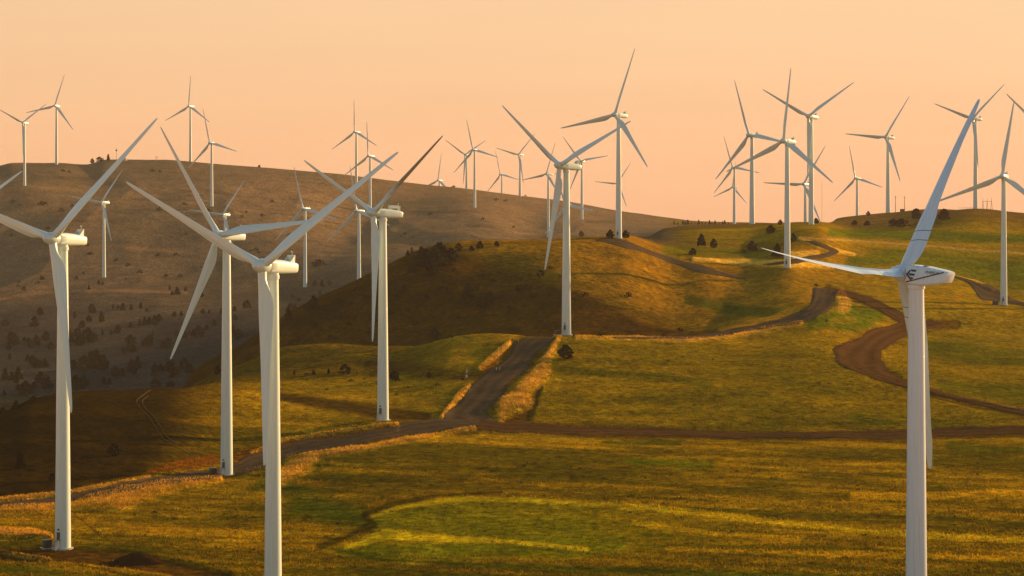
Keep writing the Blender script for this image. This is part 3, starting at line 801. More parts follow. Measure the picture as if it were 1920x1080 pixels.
b_ = MB()
ys = np.linspace(-1.2, 7.6, 14)
for k in range(13):
    z0 = -1.65 + (ys[k] + 1.2) / 8.8 * 2.85; z1 = -1.65 + (ys[k+1] + 1.2) / 8.8 * 2.85
    side_poly(b_, [(ys[k], z0), (ys[k+1], z1), (ys[k+1], z1 + .26), (ys[k], z0 + .26)])
STRIPE = b_.mesh('stripe', M['dark'])
b_ = MB()      # arrow of three bars, pointing to the rotor
side_poly(b_, [(-1.25,.12),(-.35,1.05),(-.05,1.05),(-.45,.42),(-.75,.12),(-.35,-.28),(.25,-1.0),(-.05,-1.15)])
side_poly(b_, [(-.1,1.2),(1.25,1.2),(1.0,.8),(.05,.8)]); side_poly(b_, [(-.45,.38),(.95,.38),(.7,-.05),(-.45,-.05)]); side_poly(b_, [(-.15,-.42),(.65,-.42),(.4,-.78),(.1,-.78)])
EMBLEM = b_.mesh('emblem', M['navy'])
fc = bpy.data.curves.new('lettering', 'FONT'); fc.body = 'ENERGY'; fc.size = .85; fc.extrude = .015
_o = bpy.data.objects.new('tmp', fc); C.objects.link(_o)
bpy.context.view_layer.update()
TEXT = bpy.data.meshes.new_from_object(_o.evaluated_get(bpy.context.evaluated_depsgraph_get()))
TEXT.name = 'lettering'; TEXT.materials.clear(); TEXT.materials.append(M['navy'])
bpy.data.objects.remove(_o)

TILT = math.radians(4)
GRP = 'white wind turbines spread over the hills'
INFO = {}
def turbine(name, bx, by, hx, hy, Rpx, psi, ph, vis, label, big=False, topbox=False, cone=0.5, dfix=None, fine=True):
    dR = FPX * 46 / Rpx
    if vis:
        d = hit(bx, by, 0.80 * dR)
    else:
        d = dfix or dR
    sc = (Rpx * d / FPX) / 46.0
    base = W(bx, d)
    zh = -(hy - HZ) * d / FPX
    Ht = (zh - base.z) / sc - 2.27
    INFO[name] = (round(d), round(dR), round(sc, 2), round(Ht))
    r = bpy.data.objects.new('wind_turbine', None); C.objects.link(r)
    r.empty_display_size = 5
    r.location = base; r.rotation_euler = (0, 0, -math.radians(psi)); r.scale = (sc, sc, sc)
    tag(r, label, 'wind turbine', GRP)
    tw = link('tower', TOWER_WIDE if big else TOWER, r); tw.scale = (1, 1, Ht / 78.0)
    if d < 2000:
        link('foundation', FOUND, r)
        # the door looks at the camera-left side
        a = Matrix.Rotation(math.radians(psi - 22), 4, 'Z')
        s = link('stairs', STAIR, r, a)
        dr = link('door', DOOR, r, a)
    T = Matrix.Translation((0, 0, Ht + 1.9)) @ Matrix.Rotation(-TILT, 4, 'X')
    nc = link('nacelle', NAC2 if big else NAC, r, T)
    if big:
        link('stripe', STRIPE, nc); link('emblem', EMBLEM, nc)
        m = Matrix(((0, 0, 1, side_x(4.2) + .01), (1, 0, 0, 3.3), (0, 1, 0, .72), (0, 0, 0, 1)))
        link('lettering', TEXT, nc, m)
        b = MB(); b.box(-.5, .5, 1.8, 2.7, 1.9, 2.1); link('hatch', b.mesh('hatch', M['dark']), nc)
    else:
        if d < 3300: link('cooler_fin', FIN, nc)
        if d < 2700: link('wind_vane', VANE, nc)
        if topbox: link('roof_cooler', TOPBOX, nc)
    Rc = T @ Matrix.Translation((0, -3.3 if big else -4.2, 0))
    link('hub', HUB2 if big else HUB, r, Rc)
    for k in range(3):
        a = math.radians(ph + 120 * k)
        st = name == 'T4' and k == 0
        bo = link('blade', BLADE2 if big else (BLADE_TINTED if st else BLADE), r, Rc @ Matrix.Rotation(a, 4, 'Y') @ Matrix.Rotation(math.radians(cone), 4, 'X'))
        if st: bo['label'] = 'dark olive blade'
    return r

TB = [
 ('A',118,1028,100,446,327,29,47.5,1,'tall white turbine at far left, whole tower to its base by a dark soil pad'),
 ('T1',512,1180,487,497,368,31,55.2,0,'nearest of the white turbines, its tower cut by the bottom edge left of centre'),
 ('T2',425,890,410,440,256,34,83.1,1,'white turbine just behind the nearest one, tower foot on the gravel road at left'),
 ('T4',718,788,700,398,241,48,54.3,1,'white turbine with a box cooler on its nacelle, beside the road junction'),
 ('T5',1062,628,1046,310,197,46,66.2,1,'white turbine on the near ridge at the middle, right above the round juniper'),
 ('T6',1160,447,1153,215,130,41,19.6,1,'tallest reaching turbine on the skyline right of centre, between two bushes'),
 ('T7',1476,502,1467,264,137,40,5.2,1,'white turbine on the right slope with its base among straw, one blade upright'),
 ('T8',1410,420,1402,253,110,42,100.7,1,'turbine standing on the right skyline just left of the one with an upright blade'),
 ('T9',1377,420,1374,314,63,41,99.6,0,'small distant turbine with crossing blades left of the right skyline pair'),
 ('T10',1376,420,1374,351,49,48,8.1,0,'tiny lowest turbine hidden behind another thin tower on the right skyline'),
 ('T11',1521,421,1514,218,114,39,57.8,1,'turbine on the right skyline with two raised blades and one straight down'),
 ('T12',1510,417,1509,345,84,35,31.8,0,'small turbine mostly hidden behind the skyline turbine with two raised blades'),
 ('T13',1607,404,1604,334,63,42,106.0,0,'small lone turbine rising behind the right ridge between two larger ones'),
 ('T14',1665,398,1662,257,92,46,34.8,1,'turbine on the right ridge with one blade pointing level to the left'),
 ('T15',1829,391,1822,222,94,49,48.7,1,'turbine on the right ridge top beside the wooden pylon'),
 ('T16',1882,572,1878,330,142,25,8.5,1,'white turbine near the right edge with its base on a gravel spur'),
 ('T17',1988,540,1978,268,140,37,72.5,0,'turbine outside the right edge, only one blade reaching into the sky'),
 ('TL',-88,900,-105,432,252,38,64,0,'turbine outside the left edge, one large blade tip reaching in'),
 ('TLL',-32,346,-34,343,63,38,55,0,'distant turbine outside the left edge, just a small blade tip showing'),
 ('L1',46,348,43,230,62,21,56.1,1,'distant turbine on the left far ridge nearest the left edge, blades forming a V'),
 ('L2',106,306,104,198,62,19,18.1,0,'distant turbine on the far left skyline, second from the left edge'),
 ('L3',357,303,354,199,58,26,2.5,0,'distant turbine on the far skyline with an upright blade, above the leaning blade tips'),
 ('L4',397,387,392,268,67,29,104.5,1,'distant turbine on the far slope just right of the upright-bladed skyline turbine'),
 ('L5',195,520,193,379,78,29,38.2,1,'turbine low on the far left slope with its whole tower seen against brown grass'),
 ('L6',422,540,417,402,78,28,36.5,0,'distant turbine hidden behind the second big tower, its hub just above that nacelle'),
 ('L7',572,538,566,391,82,29,104.2,1,'turbine on the far slope just right of the nearest big turbine'),
 ('L8',668,352,663,247,60,32,116.9,1,'distant turbine near the far skyline, left of the similar lower one beside it'),
 ('L9',694,395,690,292,65,31,115.0,1,'distant turbine on the far slope behind the crossing blade of the nearest turbine'),
 ('L10',673,525,665,395,86,34,108.2,1,'turbine whose foot touches the left edge of the dark brown hill'),
 ('M1',824,375,823,338,52,34,7.4,0,'tiny turbine whose rotor just clears the far skyline, base hidden'),
 ('M2',890,389,887,281,60,33,104.0,1,'distant turbine on the far slope at centre, with its base in front of the skyline'),
 ('M3',875,370,872,290,55,35,61.3,0,'distant turbine directly behind and left of the central far one, blades crossing it'),
 ('M4',941,380,938,327,47,40,102.5,0,'small faint turbine behind the far skyline, right of the central crossing pair'),
 ('M5',975,380,973,290,55,37,44.1,0,'distant turbine on the skyline just left of the big ridge turbine blades'),
 ('M6',1028,445,1024,326,62,42,18.8,1,'distant turbine seen left of the ridge tower behind its lowered blade'),
 ('M7',1091,411,1088,302,60,29,80.6,1,'distant turbine just right of the ridge turbine nacelle'),
 ('M8',1064,470,1062,385,68,33,98.5,0,'far turbine hidden behind the ridge tower, one blade pointing right'),
 ('M9',1160,415,1157,344,48,30,34.4,0,'tiny far turbine behind the tall skyline tower right of centre'),
]
for t in TB:
    kw = {}
    if t[0] == 'T1': kw['dfix'] = 640
    if t[0] == 'T4': kw['topbox'] = True
    if t[0] == 'M8': kw['dfix'] = 3150
    if t[0] == 'L6': kw['dfix'] = 3000
    if t[0] in ('L2',): kw['dfix'] = 4150
    turbine(*t, **kw)
turbine('T18', 1718, 1175, 1690, 512, 421, 134, 86.3, 0, 'large bluish white turbine at right with arrow emblem and dark stripe on its nacelle', big=True, cone=2.5)
print('TURB', INFO)

# ------------------------------------------------------------------ trees and shrubs
def crown_mesh(name, mat, seed, nclump, leaves, w=.5, shape='cone', leaf=.055):
    """unit-height foliage made of many leaf-sized faces gathered in clumps"""
    rr = random.Random(seed); v = []; f = []; tone = []
    for c in range(nclump):
        h = rr.random() ** .85
        if shape == 'cone': prof = (1 - h) ** .7 * .95 + .06
        elif shape == 'round': prof = math.sqrt(max(.05, 1 - (2 * h - .75) ** 2)) * .95
        else: prof = math.sqrt(max(.04, 1 - h * h))
        a = rr.uniform(0, 2 * math.pi); rad = w * prof * math.sqrt(rr.uniform(.05, 1)) * rr.uniform(.75, 1.15)
        cx, cy, cz = rad * math.cos(a), rad * math.sin(a), .07 + .9 * h
        cr = rr.uniform(.07, .15) * (1.1 - .5 * h); tn = rr.uniform(.55, 1.5)
        for l in range(leaves):
            d = Vector((rr.gauss(0, 1), rr.gauss(0, 1), rr.gauss(0, .8))).normalized() * cr * rr.uniform(.5, 1)
            p = Vector((cx, cy, cz)) + d
            u = Vector((rr.gauss(0, 1), rr.gauss(0, 1), rr.gauss(0, 1))).normalized(); t = u.orthogonal().normalized()
            s = leaf * rr.uniform(.6, 1.4); o = len(v)
            v += [p - u * s, p + t * s * .6, p + u * s, p - t * s * .6]; f.append((o, o + 1, o + 2, o + 3)); tone += [tn * rr.uniform(.8, 1.2)] * 4
    me = bpy.data.meshes.new(name); me.from_pydata(v, [], f); me.update(); me.materials.append(mat)
    at = me.attributes.new('tone', 'FLOAT', 'POINT'); at.data.foreach_set('value', tone)
    return me

def trunk_mesh(seed):
    rr = random.Random(seed); b = MB(); p = Vector((0, 0, -.08)); r = .035
    pts = [p]
    for k in range(4):
        p = p + Vector((rr.uniform(-.02, .02), rr.uniform(-.02, .02), .2)); pts.append(p)
    for k in range(4): b.bar(pts[k], pts[k + 1], r * (1 - k * .2), r * (.8 - k * .2), 7)
    for k in range(6):
        a = rr.uniform(0, 6.28); q = pts[1].lerp(pts[3], rr.random())
        b.bar(q, q + Vector((math.cos(a) * .22, math.sin(a) * .22, .14)), .012, .004, 5)
    return b.mesh('trunk', M['bark'])

TREES = [(crown_mesh('crown', M['leaf'], 100 + k, 95, 22, w, s), trunk_mesh(k)) for k, (w, s) in
         enumerate([(.34, 'cone'), (.42, 'cone'), (.5, 'round'), (.28, 'cone'), (.62, 'round'), (.46, 'dome')])]
SHRUB = [crown_mesh('shrub', M['leaf'], 300 + k, 30, 14, .75, 'dome', .09) for k in range(3)]
SAGE = [crown_mesh('shrub', M['sagel'], 340 + k, 26, 12, .95, 'dome', .10) for k in range(3)]

def tree(px, py, hpx, kind=None, label=None, group=None, wide=1.0, dmin=500):
    d = hit(px, py, dmin); h = hpx * d / FPX
    k = random.randrange(6) if kind is None else kind
    cm, tm = TREES[k]
    r = bpy.data.objects.new('juniper_tree', None); C.objects.link(r)
    r.location = W(px, d); r.rotation_euler = (0, 0, random.uniform(0, 6.28)); r.scale = (h * wide, h * wide, h)
    tag(r, label, 'tree', group)
    link('trunk', tm, r); link('crown', cm, r)
    return r

def shrub(px, py, hpx, pool, label, group, dmin=500):
    d = hit(px, py, dmin); h = max(hpx * d / FPX, .35)
    o = link('shrub', random.choice(pool)); o.location = W(px, d) - Vector((0, 0, .07 * h)); o.rotation_euler = (0, 0, random.uniform(0, 6.28))
    o.scale = (h * random.uniform(.9, 1.5), h * random.uniform(.9, 1.5), h)
    tag(o, label, 'shrub', group)

NT = [
 (1060,673,26,2,1.15,'big round dark juniper standing alone on the grass beside the climbing road'),
 (646,701,18,4,1.2,'flat-topped spreading juniper left of the tower with the box cooler'),
 (616,701,10,0,1,'small upright juniper just left of the flat-topped spreading one'),
 (588,703,10,1,1,'narrow juniper midway between the nearest tower and the flat-topped tree'),
 (552,703,9,3,1,'thin juniper immediately right of the nearest turbine tower on the hillock'),
 (739,713,19,2,1,'round juniper touching the right side of the tower with the box cooler'),
 (804,708,10,2,1,'small round juniper in the brown hollow left of the climbing road'),
 (588,583,28,1,1,'upright juniper on the left flank outline of the dark hill'),
 (541,602,24,3,1,'narrow juniper low on the left outline of the dark hill'),
 (877,562,30,1,1,'pointed juniper alone on the face of the dark hill'),
 (903,578,20,5,1.3,'broad bushy juniper below the pointed one on the dark hill'),
 (918,570,22,5,1.2,'bushy juniper at the right end of the clump on the dark hill face'),
 (815,637,22,2,1,'dark round juniper at the foot of the dark hill above the ridge line'),
 (1090,444,11,2,1.1,'little round bush on the skyline left of the tall skyline tower'),
 (1144,448,17,2,1,'round juniper touching the left side of the tall skyline tower'),
 (1173,446,14,2,1.1,'round juniper touching the right side of the tall skyline tower'),
 (1315,461,22,1,1,'tallest of the four junipers scattered on the slope right of centre'),
 (1338,465,17,2,.9,'narrower juniper just right of the tallest one on that slope'),
 (1299,478,13,5,1.3,'low spreading juniper in front of the tall one on the slope'),
 (1410,471,19,2,1.1,'round juniper on the green slope below the skyline turbine pair'),
 (1445,438,16,2,1.1,'round juniper on the right skyline slope above the two-track road'),
 (1457,481,24,1,1.1,'dark full juniper immediately left of the slope tower with an upright blade'),
 (1487,453,15,2,.9,'juniper half hidden by the right side of the slope tower'),
 (1628,404,8,2,1.2,'small round bush on the outline of the right ridge'),
 (1718,411,20,5,1.1,'dark bush on the ridge top behind the big striped turbine blade'),
 (1770,412,20,5,1.1,'dark round juniper on the ridge just right of the big blade'),
 (1690,426,16,4,1.6,'wide dark thicket on the brown ridge slope left of the big blade'),
 (1676,424,13,4,1.6,'second wide thicket beside it on the brown ridge slope'),
 (1602,422,9,5,1.5,'low dark bush on the brown ridge slope, leftmost of the thickets'),
 (1626,423,9,5,1.5,'low dark bush between the leftmost bush and the wide thicket'),
 (1530,419,10,2,1.1,'bush at the right foot of the skyline turbine with raised blades'),
 (1463,421,9,2,1,'tree rising over the right skyline left of the slope tower'),
 (213,855,24,2,1,'blackish juniper on the shaded hillside between the two left towers'),
 (38,877,28,1,1,'large blackish juniper on the shaded hillside at the left edge'),
 (98,902,14,2,1,'dark juniper peeking out left of the far left tower low on the hillside'),
 (30,768,18,0,1.2,'dark juniper on the outline of the left hill near the left edge'),
 (5,778,14,2,1.2,'dark juniper at the very left edge on the hill outline'),
 (62,752,9,2,1.6,'low bush on the left hill outline touching the far left tower'),
 (320,726,12,5,1.6,'dark brush at the saddle where the left hill meets the hillock'),
 (408,702,16,2,.8,'dark tree touching the left side of the second big tower on the hillock'),
 (173,306,9,2,1,'small round bush on the far left skyline'),
 (187,303,9,4,1.5,'wide leaning bush on the far left skyline beside the round one'),
 (203,302,13,3,.9,'upright pair-like tree on the far left skyline by the mast'),
 (486,314,5,2,1.1,'tiny lone bush on the far skyline above the crossing blades'),
]
for px, py, h, k, wd, lb in NT: tree(px, py, h, k, lb, None, wd)

HC = [(800,502,34,1),(815,507,42,2),(832,500,36,1),(846,492,26,2),(790,484,22,0),(765,479,10,0),(772,474,11,0),(772,512,18,1),(806,520,18,2),(824,485,30,2),(778,498,18,1),
      (900,466,14,5),(884,471,10,5),(860,470,14,2),(931,462,10,5)]
for px, py, h, k in HC:
    tree(px, py, h, k, 'dark juniper in the dense clump on the upper left shoulder of the dark hill', 'junipers clumped on the dark hill shoulder', 1.1)
FV = [(230,581,13),(212,579,9),(246,581,11),(264,579,12),(221,580,8),(318,544,9),(332,552,14),(348,546,8),(323,553,8),(379,557,8),(463,578,15),(327,594,10),(340,592,9),
 (380,589,10),(392,588,8),(172,586,16),(190,604,20),(167,603,12),(154,615,14),(221,625,16),(208,628,10),(245,615,11),(271,610,16),(262,611,13),(280,607,13),(289,604,12),(245,648,20),(372,633,22),
 (362,631,14),(286,630,10),(180,693,38),(192,694,28),(158,693,26),(170,688,30),(258,693,25),(352,698,15),(216,706,19),(229,706,15),(10,712,22),(34,712,23),(22,714,18),(76,719,22),(90,729,24),
 (52,734,16),(156,729,24),(147,727,16),(195,721,15),(205,720,12),(292,727,18),(31,646,17),(22,650,14),(16,656,14),(68,648,20),(58,652,16),(86,638,17),(65,612,20),(75,591,14),(10,612,14),(148,648,17),
 (140,596,12),(96,656,16),(52,677,13),(18,674,11),(43,741,15),(8,742,12),(275,585,7),(440,600,10),(438,620,9),(420,585,9),(505,580,8),(548,560,9),(545,585,16),(554,583,14),(575,586,15),(584,584,12),
 (560,565,8),(600,553,8),(590,536,11),(604,537,12),(618,534,8),(185,533,8),(192,534,7),(143,524,7),(167,543,8),(45,545,8),(77,525,9),(81,524,7),(357,700,7)]
for px, py, h in FV:
    tree(px, py, h, None, 'dark juniper dotted over the hazy far valley slope at left', 'junipers on the far valley slope', 1.0, dmin=1900)
rs = random.Random(5)
spots = []
for c in range(26):
    cx, cy = rs.uniform(0, 500), rs.uniform(585, 735)
    for q in range(rs.randint(2, 6)): spots.append((cx + rs.gauss(0, 8), cy + rs.gauss(0, 3.5)))
for x, y in spots:
    tree(x, y, rs.uniform(8, 19), None, 'dark juniper dotted over the hazy far valley slope at left', 'junipers on the far valley slope', 1.0, dmin=1900)
FB = [(135,388,6),(24,380,6),(80,385,9),(115,397,8),(300,395,9),(345,385,6),(165,462,6),(170,478,6),(218,490,6),(165,478,5),(240,500,7),(262,512,6),(311,520,7),(338,520,7),(330,480,7),(480,470,6),
      (510,380,6),(608,405,5),(807,403,6),(905,412,5),(930,376,5),(948,378,5),(640,430,5),(390,400,9),(286,322,6),(118,322,5),(130,324,5),(300,323,5),(594,500,14),(600,498,12),(485,475,5),
      (700,430,5),(760,440,5),(850,352,4),(851,351,4),(985,368,3),(420,440,6),(50,440,6),(90,430,6)]
for px, py, h in FB:
    shrub(px, py, h, SHRUB, 'small dark bush on the pale brown far slope', 'bushes on the far slope', 2000)
for k in range(30):
    x = rs.uniform(0, 1000); y = rs.uniform(345 + .1 * max(0, x - 300), 560)
    shrub(x, y, rs.uniform(2.5, 6), SHRUB, 'small dark bush on the pale brown far slope', 'bushes on the far slope', 2000)
for k in range(17):
    x = 1266 + k * 6.3 + rs.uniform(-2, 2)
    tree(x, 421, rs.uniform(4, 9), rs.choice([0, 1, 3]), 'small conifer in the thin line along the low skyline right of centre', 'conifers along the low skyline', .9, dmin=3600)
for px, py, h in [(1178,557,9),(1097,556,9),(1275,622,8),(1243,631,5),(1125,631,7),(973,548,14),(988,545,14),(1014,520,14),(1032,505,7),(846,634,6),(940,560,8),(700,600,10),(690,560,10),(765,585,8),
                  (640,600,8),(860,600,8),(905,520,7),(745,560,9),(720,540,10),(660,572,8),(1372,628,5),(560,640,9),(590,615,10),(615,585,11),(655,610,7),(670,545,10),(705,530,9),(730,590,8),(760,545,12),(780,610,9),(800,560,8),(830,545,11),(850,510,8),(870,600,7),(895,545,7),(925,530,8),(955,580,7),(1000,560,6),(1050,520,5),(620,635,7),(690,625,7),(1395,475,8),(1550,604,5),(1530,537,5)]:
    shrub(px, py, h, SHRUB, 'dark bush scattered over the brown hill behind the near ridge', 'bushes on the brown hill')
for k in range(90):
    x = rs.uniform(540, 1900); y = rs.triangular(835, 1075, 900)
    shrub(x, y, rs.uniform(1.5, 4.5), SAGE, 'tiny dark sagebrush tuft on the foreground field', 'sagebrush tufts on the foreground field')
for k in range(45):
    x = rs.uniform(1060, 1700); y = rs.uniform(650, 790)
    shrub(x, y, rs.uniform(1.5, 3.5), SAGE, 'tiny sagebrush tuft on the golden middle slope', 'sagebrush tufts on the middle slope')
for k in range(36):
    x = rs.uniform(150, 700); y = rs.uniform(940, 1075) if k % 2 else rs.uniform(700, 740)
    if k % 2 == 0: x = rs.uniform(535, 860)
    shrub(x, y, rs.uniform(2, 6), SAGE, 'sagebrush tuft growing near the left towers', 'sagebrush tufts near the left towers')

# ------------------------------------------------------------------ small built things
def thing(name, px, py, label, cat, group=None, rz=0.0, dmin=500, scale=1):
    d = hit(px, py, dmin); r = bpy.data.objects.new(name, None); C.objects.link(r)
    r.location = W(px, d); r.rotation_euler = (0, 0, rz); r.scale = (scale,) * 3
    tag(r, label, cat, group); return r, d

for px, py, lb, sc in [(88,1027,'dark green transformer cabinet beside the far left turbine base',1.0), (399,889,'dark transformer cabinet beside the second big tower on the road',1.0),
                       (1044,627,'small dark transformer cabinet beside the near ridge tower',1.0), (1866,572,'small transformer cabinet left of the tower at the right edge',1.3)]:
    r, d = thing('transformer_cabinet', px, py, lb, 'transformer', 'transformer cabinets', .5, scale=sc)
    b = MB(); b.box(-1.0, 1.0, -.8, .8, -.4, 2.0); b.box(-1.1, 1.1, -.9, .9, 2.0, 2.12); link('cabinet', b.mesh('cabinet', M['box']), r)
    b = MB()
    for k in range(6): b.box(-1.0 + k * .36, -.82 + k * .36, -1.15, -.8, .3, 1.8)
    link('cooling_fins', b.mesh('cooling_fins', M['box']), r)
    b = MB(); b.box(-1.5, 1.5, -1.4, 1.3, -.5, .06); link('pad', b.mesh('pad', M['concrete']), r)

def mound(px, py, L, Wd, H, rz, name, label, cat, mat, seed):
    d = hit(px, py); b = MB(); rr = random.Random(seed); n = 28; rings = []
    for j in range(9):
        t = j / 8; r_ = []
        for k in range(n):
            a = 2 * math.pi * k / n; q = (1 - t) * (1 + .16 * math.sin(3 * a + seed) + .08 * math.sin(7 * a)) + .05 * rr.uniform(-1, 1) * (1 - t)
            r_.append(Vector((q * L * math.cos(a), q * Wd * math.sin(a), H * (1 - (1 - t) ** 1.6) * (1 + .08 * rr.uniform(-1, 1)) - .5)))
        rings.append(r_)
    b.loft(rings)
    o = link(name, b.mesh(name, M[mat], 60)); o.location = W(px, d); o.rotation_euler = (0, 0, rz); tag(o, label, cat)
mound(252, 1054, 7.6, 6, 2.6, .25, 'soil_mound', 'long dark mound of dug soil right of the far left turbine', 'soil mound', 'soil', 3)
mound(232, 1056, .9, .8, 1.0, 0, 'boulder', 'pale boulder at the foot of the soil mound', 'boulder', 'rock', 5)
mound(213, 1052, .7, .6, .8, 0, 'boulder', 'small boulder left of the pale one by the soil mound', 'boulder', 'rock', 6)
mound(868, 712, 1.2, 1.0, 1.4, 0, 'boulder', 'squat boulder under the leaning pale marker beside the climbing road', 'boulder', 'soil', 7)

r, d = thing('marker_sign', 875, 709, 'pale sunlit marker leaning left of the climbing road', 'marker')
b = MB(); b.bar((-.2, 0, -.3), (.1, 0, 3.9), .09); link('post', b.mesh('post', M['wood']), r)
b = MB(); b.box(-.25, .35, -.14, -.08, 2.3, 3.8); link('plate', b.mesh('plate', M['rock']), r)
b = MB(); b.box(-.5, .5, -.2, -.1, .3, 1.5); link('plate', b.mesh('plate', M['rock']), r)
for px, lb in [(931, 'left of the two short marker posts at the bend of the climbing road'), (937, 'right of the two short marker posts at the bend of the climbing road')]:
    r, d = thing('marker_post', px, 698, lb, 'marker post', 'marker posts at the road bend')
    b = MB(); b.bar((0, 0, -.3), (0, 0, 2.0), .13); link('post', b.mesh('post', M['wood']), r)
    b = MB(); b.box(-.2, .2, -.2, -.14, 1.3, 2.1); link('reflector', b.mesh('reflector', M['rock']), r)
r, d = thing('marker_post', 972, 643, 'small white post at the top left of the climbing road', 'marker post')
b = MB(); b.bar((0, 0, -.3), (0, 0, 1.7), .12); link('post', b.mesh('post', M['rock']), r)
b = MB(); b.box(-.18, .18, -.2, -.12, 1.3, 1.8); link('reflector', b.mesh('reflector', M['rock']), r)

# wooden three-pole pylon on the right ridge
r, d = thing('wooden_pylon', 1851, 394, 'three-legged wooden power pylon on the right ridge top', 'pylon')
k = d / FPX
b = MB()
for i, x in enumerate((-8, 0, 8)):
    for s in (-1, 1): b.bar((x * k + s * 2.2 * k, 0, -2), (x * k, 0, 17 * k), .16, .12)
link('poles', b.mesh('poles', M['wood']), r)
b = MB(); b.box(-8.5 * k, 8.5 * k, -.12, .12, 16.2 * k, 17.2 * k - .2); link('crossarm', b.mesh('crossarm', M['wood']), r)
for x in (-8, 0, 8):
    b = MB(); b.bar((x * k, 0, 17 * k), (x * k, 0, 23 * k), .12, .08); link('pole_tip', b.mesh('pole_tip', M['wood']), r)
for px, h, lb in [(1679, 30, 'left of two plain poles on the ridge right of the level-bladed turbine'), (1696, 28, 'right of two plain poles on the ridge, beside the shed frame')]:
    r, d = thing('utility_pole', px, 397 if px == 1679 else 394, lb, 'pole'); k = d / FPX
    b = MB(); b.bar((0, 0, -1), (0, 0, h * k), .3, .22); link('pole', b.mesh('pole', M['wood']), r)
    b = MB(); b.box(-1.0, 1.0, -.1, .1, h * k - 1.1, h * k - .8); link('crossarm', b.mesh('crossarm', M['wood']), r)
r, d = thing('shed', 1692, 394, 'small flat-roofed shed frame on the ridge between the poles', 'shed'); k = d / FPX
b = MB(); b.box(-4 * k, 4 * k, -1.5, 1.5, -1, 2.2); link('wall', b.mesh('wall', M['wood']), r)
b = MB(); b.box(-4.8 * k, 4.8 * k, -1.9, 1.9, 2.25, 2.6)
link('roof', b.mesh('roof', M['steel']), r)
r, d = thing('met_mast', 1541, 415, 'hair-thin measuring mast on the right skyline beside the raised-blade turbine', 'mast', dmin=1900); k = d / FPX
b = MB(); b.bar((0, 0, -1), (0, 0, 76 * k), .14, .1); link('pole', b.mesh('pole', M['steel']), r)
b = MB()
for q in (.5, .8): b.bar((-1.0, 0, 76 * k * q), (1.0, 0, 76 * k * q), .05)
link('boom', b.mesh('boom', M['steel']), r)
r, d = thing('fence', 1812, 393, 'low open fence of posts on the ridge left of the ridge-top turbine', 'fence'); k = d / FPX
b = MB()
for x in range(-14, 15, 4): b.bar((x * k, 0, -.5), (x * k, 0, 4.4 * k), .1)
link('posts', b.mesh('posts', M['wood']), r)
b = MB(); b.bar((-14 * k, 0, 4.1 * k), (14 * k, 0, 4.1 * k), .06); link('rail', b.mesh('rail', M['wood']), r)
r, d = thing('radio_mast', 218.5, 301, 'radio mast with a dish on the far left skyline by the bushes', 'mast'); k = d / FPX
b = MB(); b.bar((0, 0, -1), (0, 0, 24 * k), .35, .2); link('pole', b.mesh('pole', M['steel']), r)
b = MB(); b.loft([ring(1.0, 0, 16), ring(1.5, .9, 16)]); o = link('dish', b.mesh('dish', M['steel']), r, Matrix.Translation((0, -.3, 19 * k)) @ Matrix.Rotation(1.57, 4, 'X'))
r, d = thing('cabin', 235, 301, 'little white equipment cabin on the far left skyline', 'cabin'); k = d / FPX
b = MB(); b.box(-2.6 * k, 2.6 * k, -2, 2, -1, 3.4 * k); link('wall', b.mesh('wall', M['white']), r)
b = MB(); b.box(-3 * k, 3 * k, -2.3, 2.3, 3.4 * k + .002, 4.0 * k); link('roof', b.mesh('roof', M['redtin']), r)
r, d = thing('lattice_pylon', 293.5, 302, 'faint lattice power pylon on the far left skyline', 'pylon'); k = d / FPX
b = MB()
for s in (-1, 1): b.bar((s * 2.6 * k, 0, -1), (s * .5 * k, 0, 9 * k), .14)
for q in range(4): b.bar((-2.2 * k + q * .5 * k, 0, 2 * k * q), (2.2 * k - q * .5 * k, 0, 2 * k * (q + 1)), .1)
link('legs', b.mesh('legs', M['steel']), r)
b = MB(); b.bar((-3.4 * k, 0, 6.6 * k), (3.4 * k, 0, 6.6 * k), .15); b.bar((-2.4 * k, 0, 8.6 * k), (2.4 * k, 0, 8.6 * k), .15); link('crossarm', b.mesh('crossarm', M['steel']), r)

# ------------------------------------------------------------------ air
SUN_EL, SUN_AZ = math.radians(9.5), math.radians(53)
def haze():
    b = MB(); b.box(-2300, 2300, -60, 7600, -234, 135)
    m = bpy.data.materials.new('haze'); m.use_nodes = True; nt = m.node_tree
    for n in list(nt.nodes): nt.nodes.remove(n)
    out = nt.nodes.new('ShaderNodeOutputMaterial'); v = nt.nodes.new('ShaderNodeVolumePrincipled')
    v.inputs['Density'].default_value = 2.5e-5; v.inputs['Color'].default_value = (.92, .80, .62, 1); v.inputs['Anisotropy'].default_value = 0
    nt.links.new(v.outputs[0], out.inputs['Volume'])
    o = link('haze', b.mesh('haze', m)); tag(o, 'thin warm evening haze hanging over the hills', 'haze', None, 'stuff')
haze()

# ------------------------------------------------------------------ light, camera
w = bpy.data.worlds.new('World'); bpy.context.scene.world = w; w.use_nodes = True
nt = w.node_tree; bg = nt.nodes['Background']
sky = nt.nodes.new('ShaderNodeTexSky'); sky.sky_type = 'NISHITA'; sky.sun_disc = False
sky.sun_elevation = SUN_EL; sky.sun_rotation = SUN_AZ; sky.altitude = 300; sky.air_density = 1.6; sky.dust_density = 3.5; sky.ozone_density = 1
tc = nt.nodes.new('ShaderNodeTexCoord')
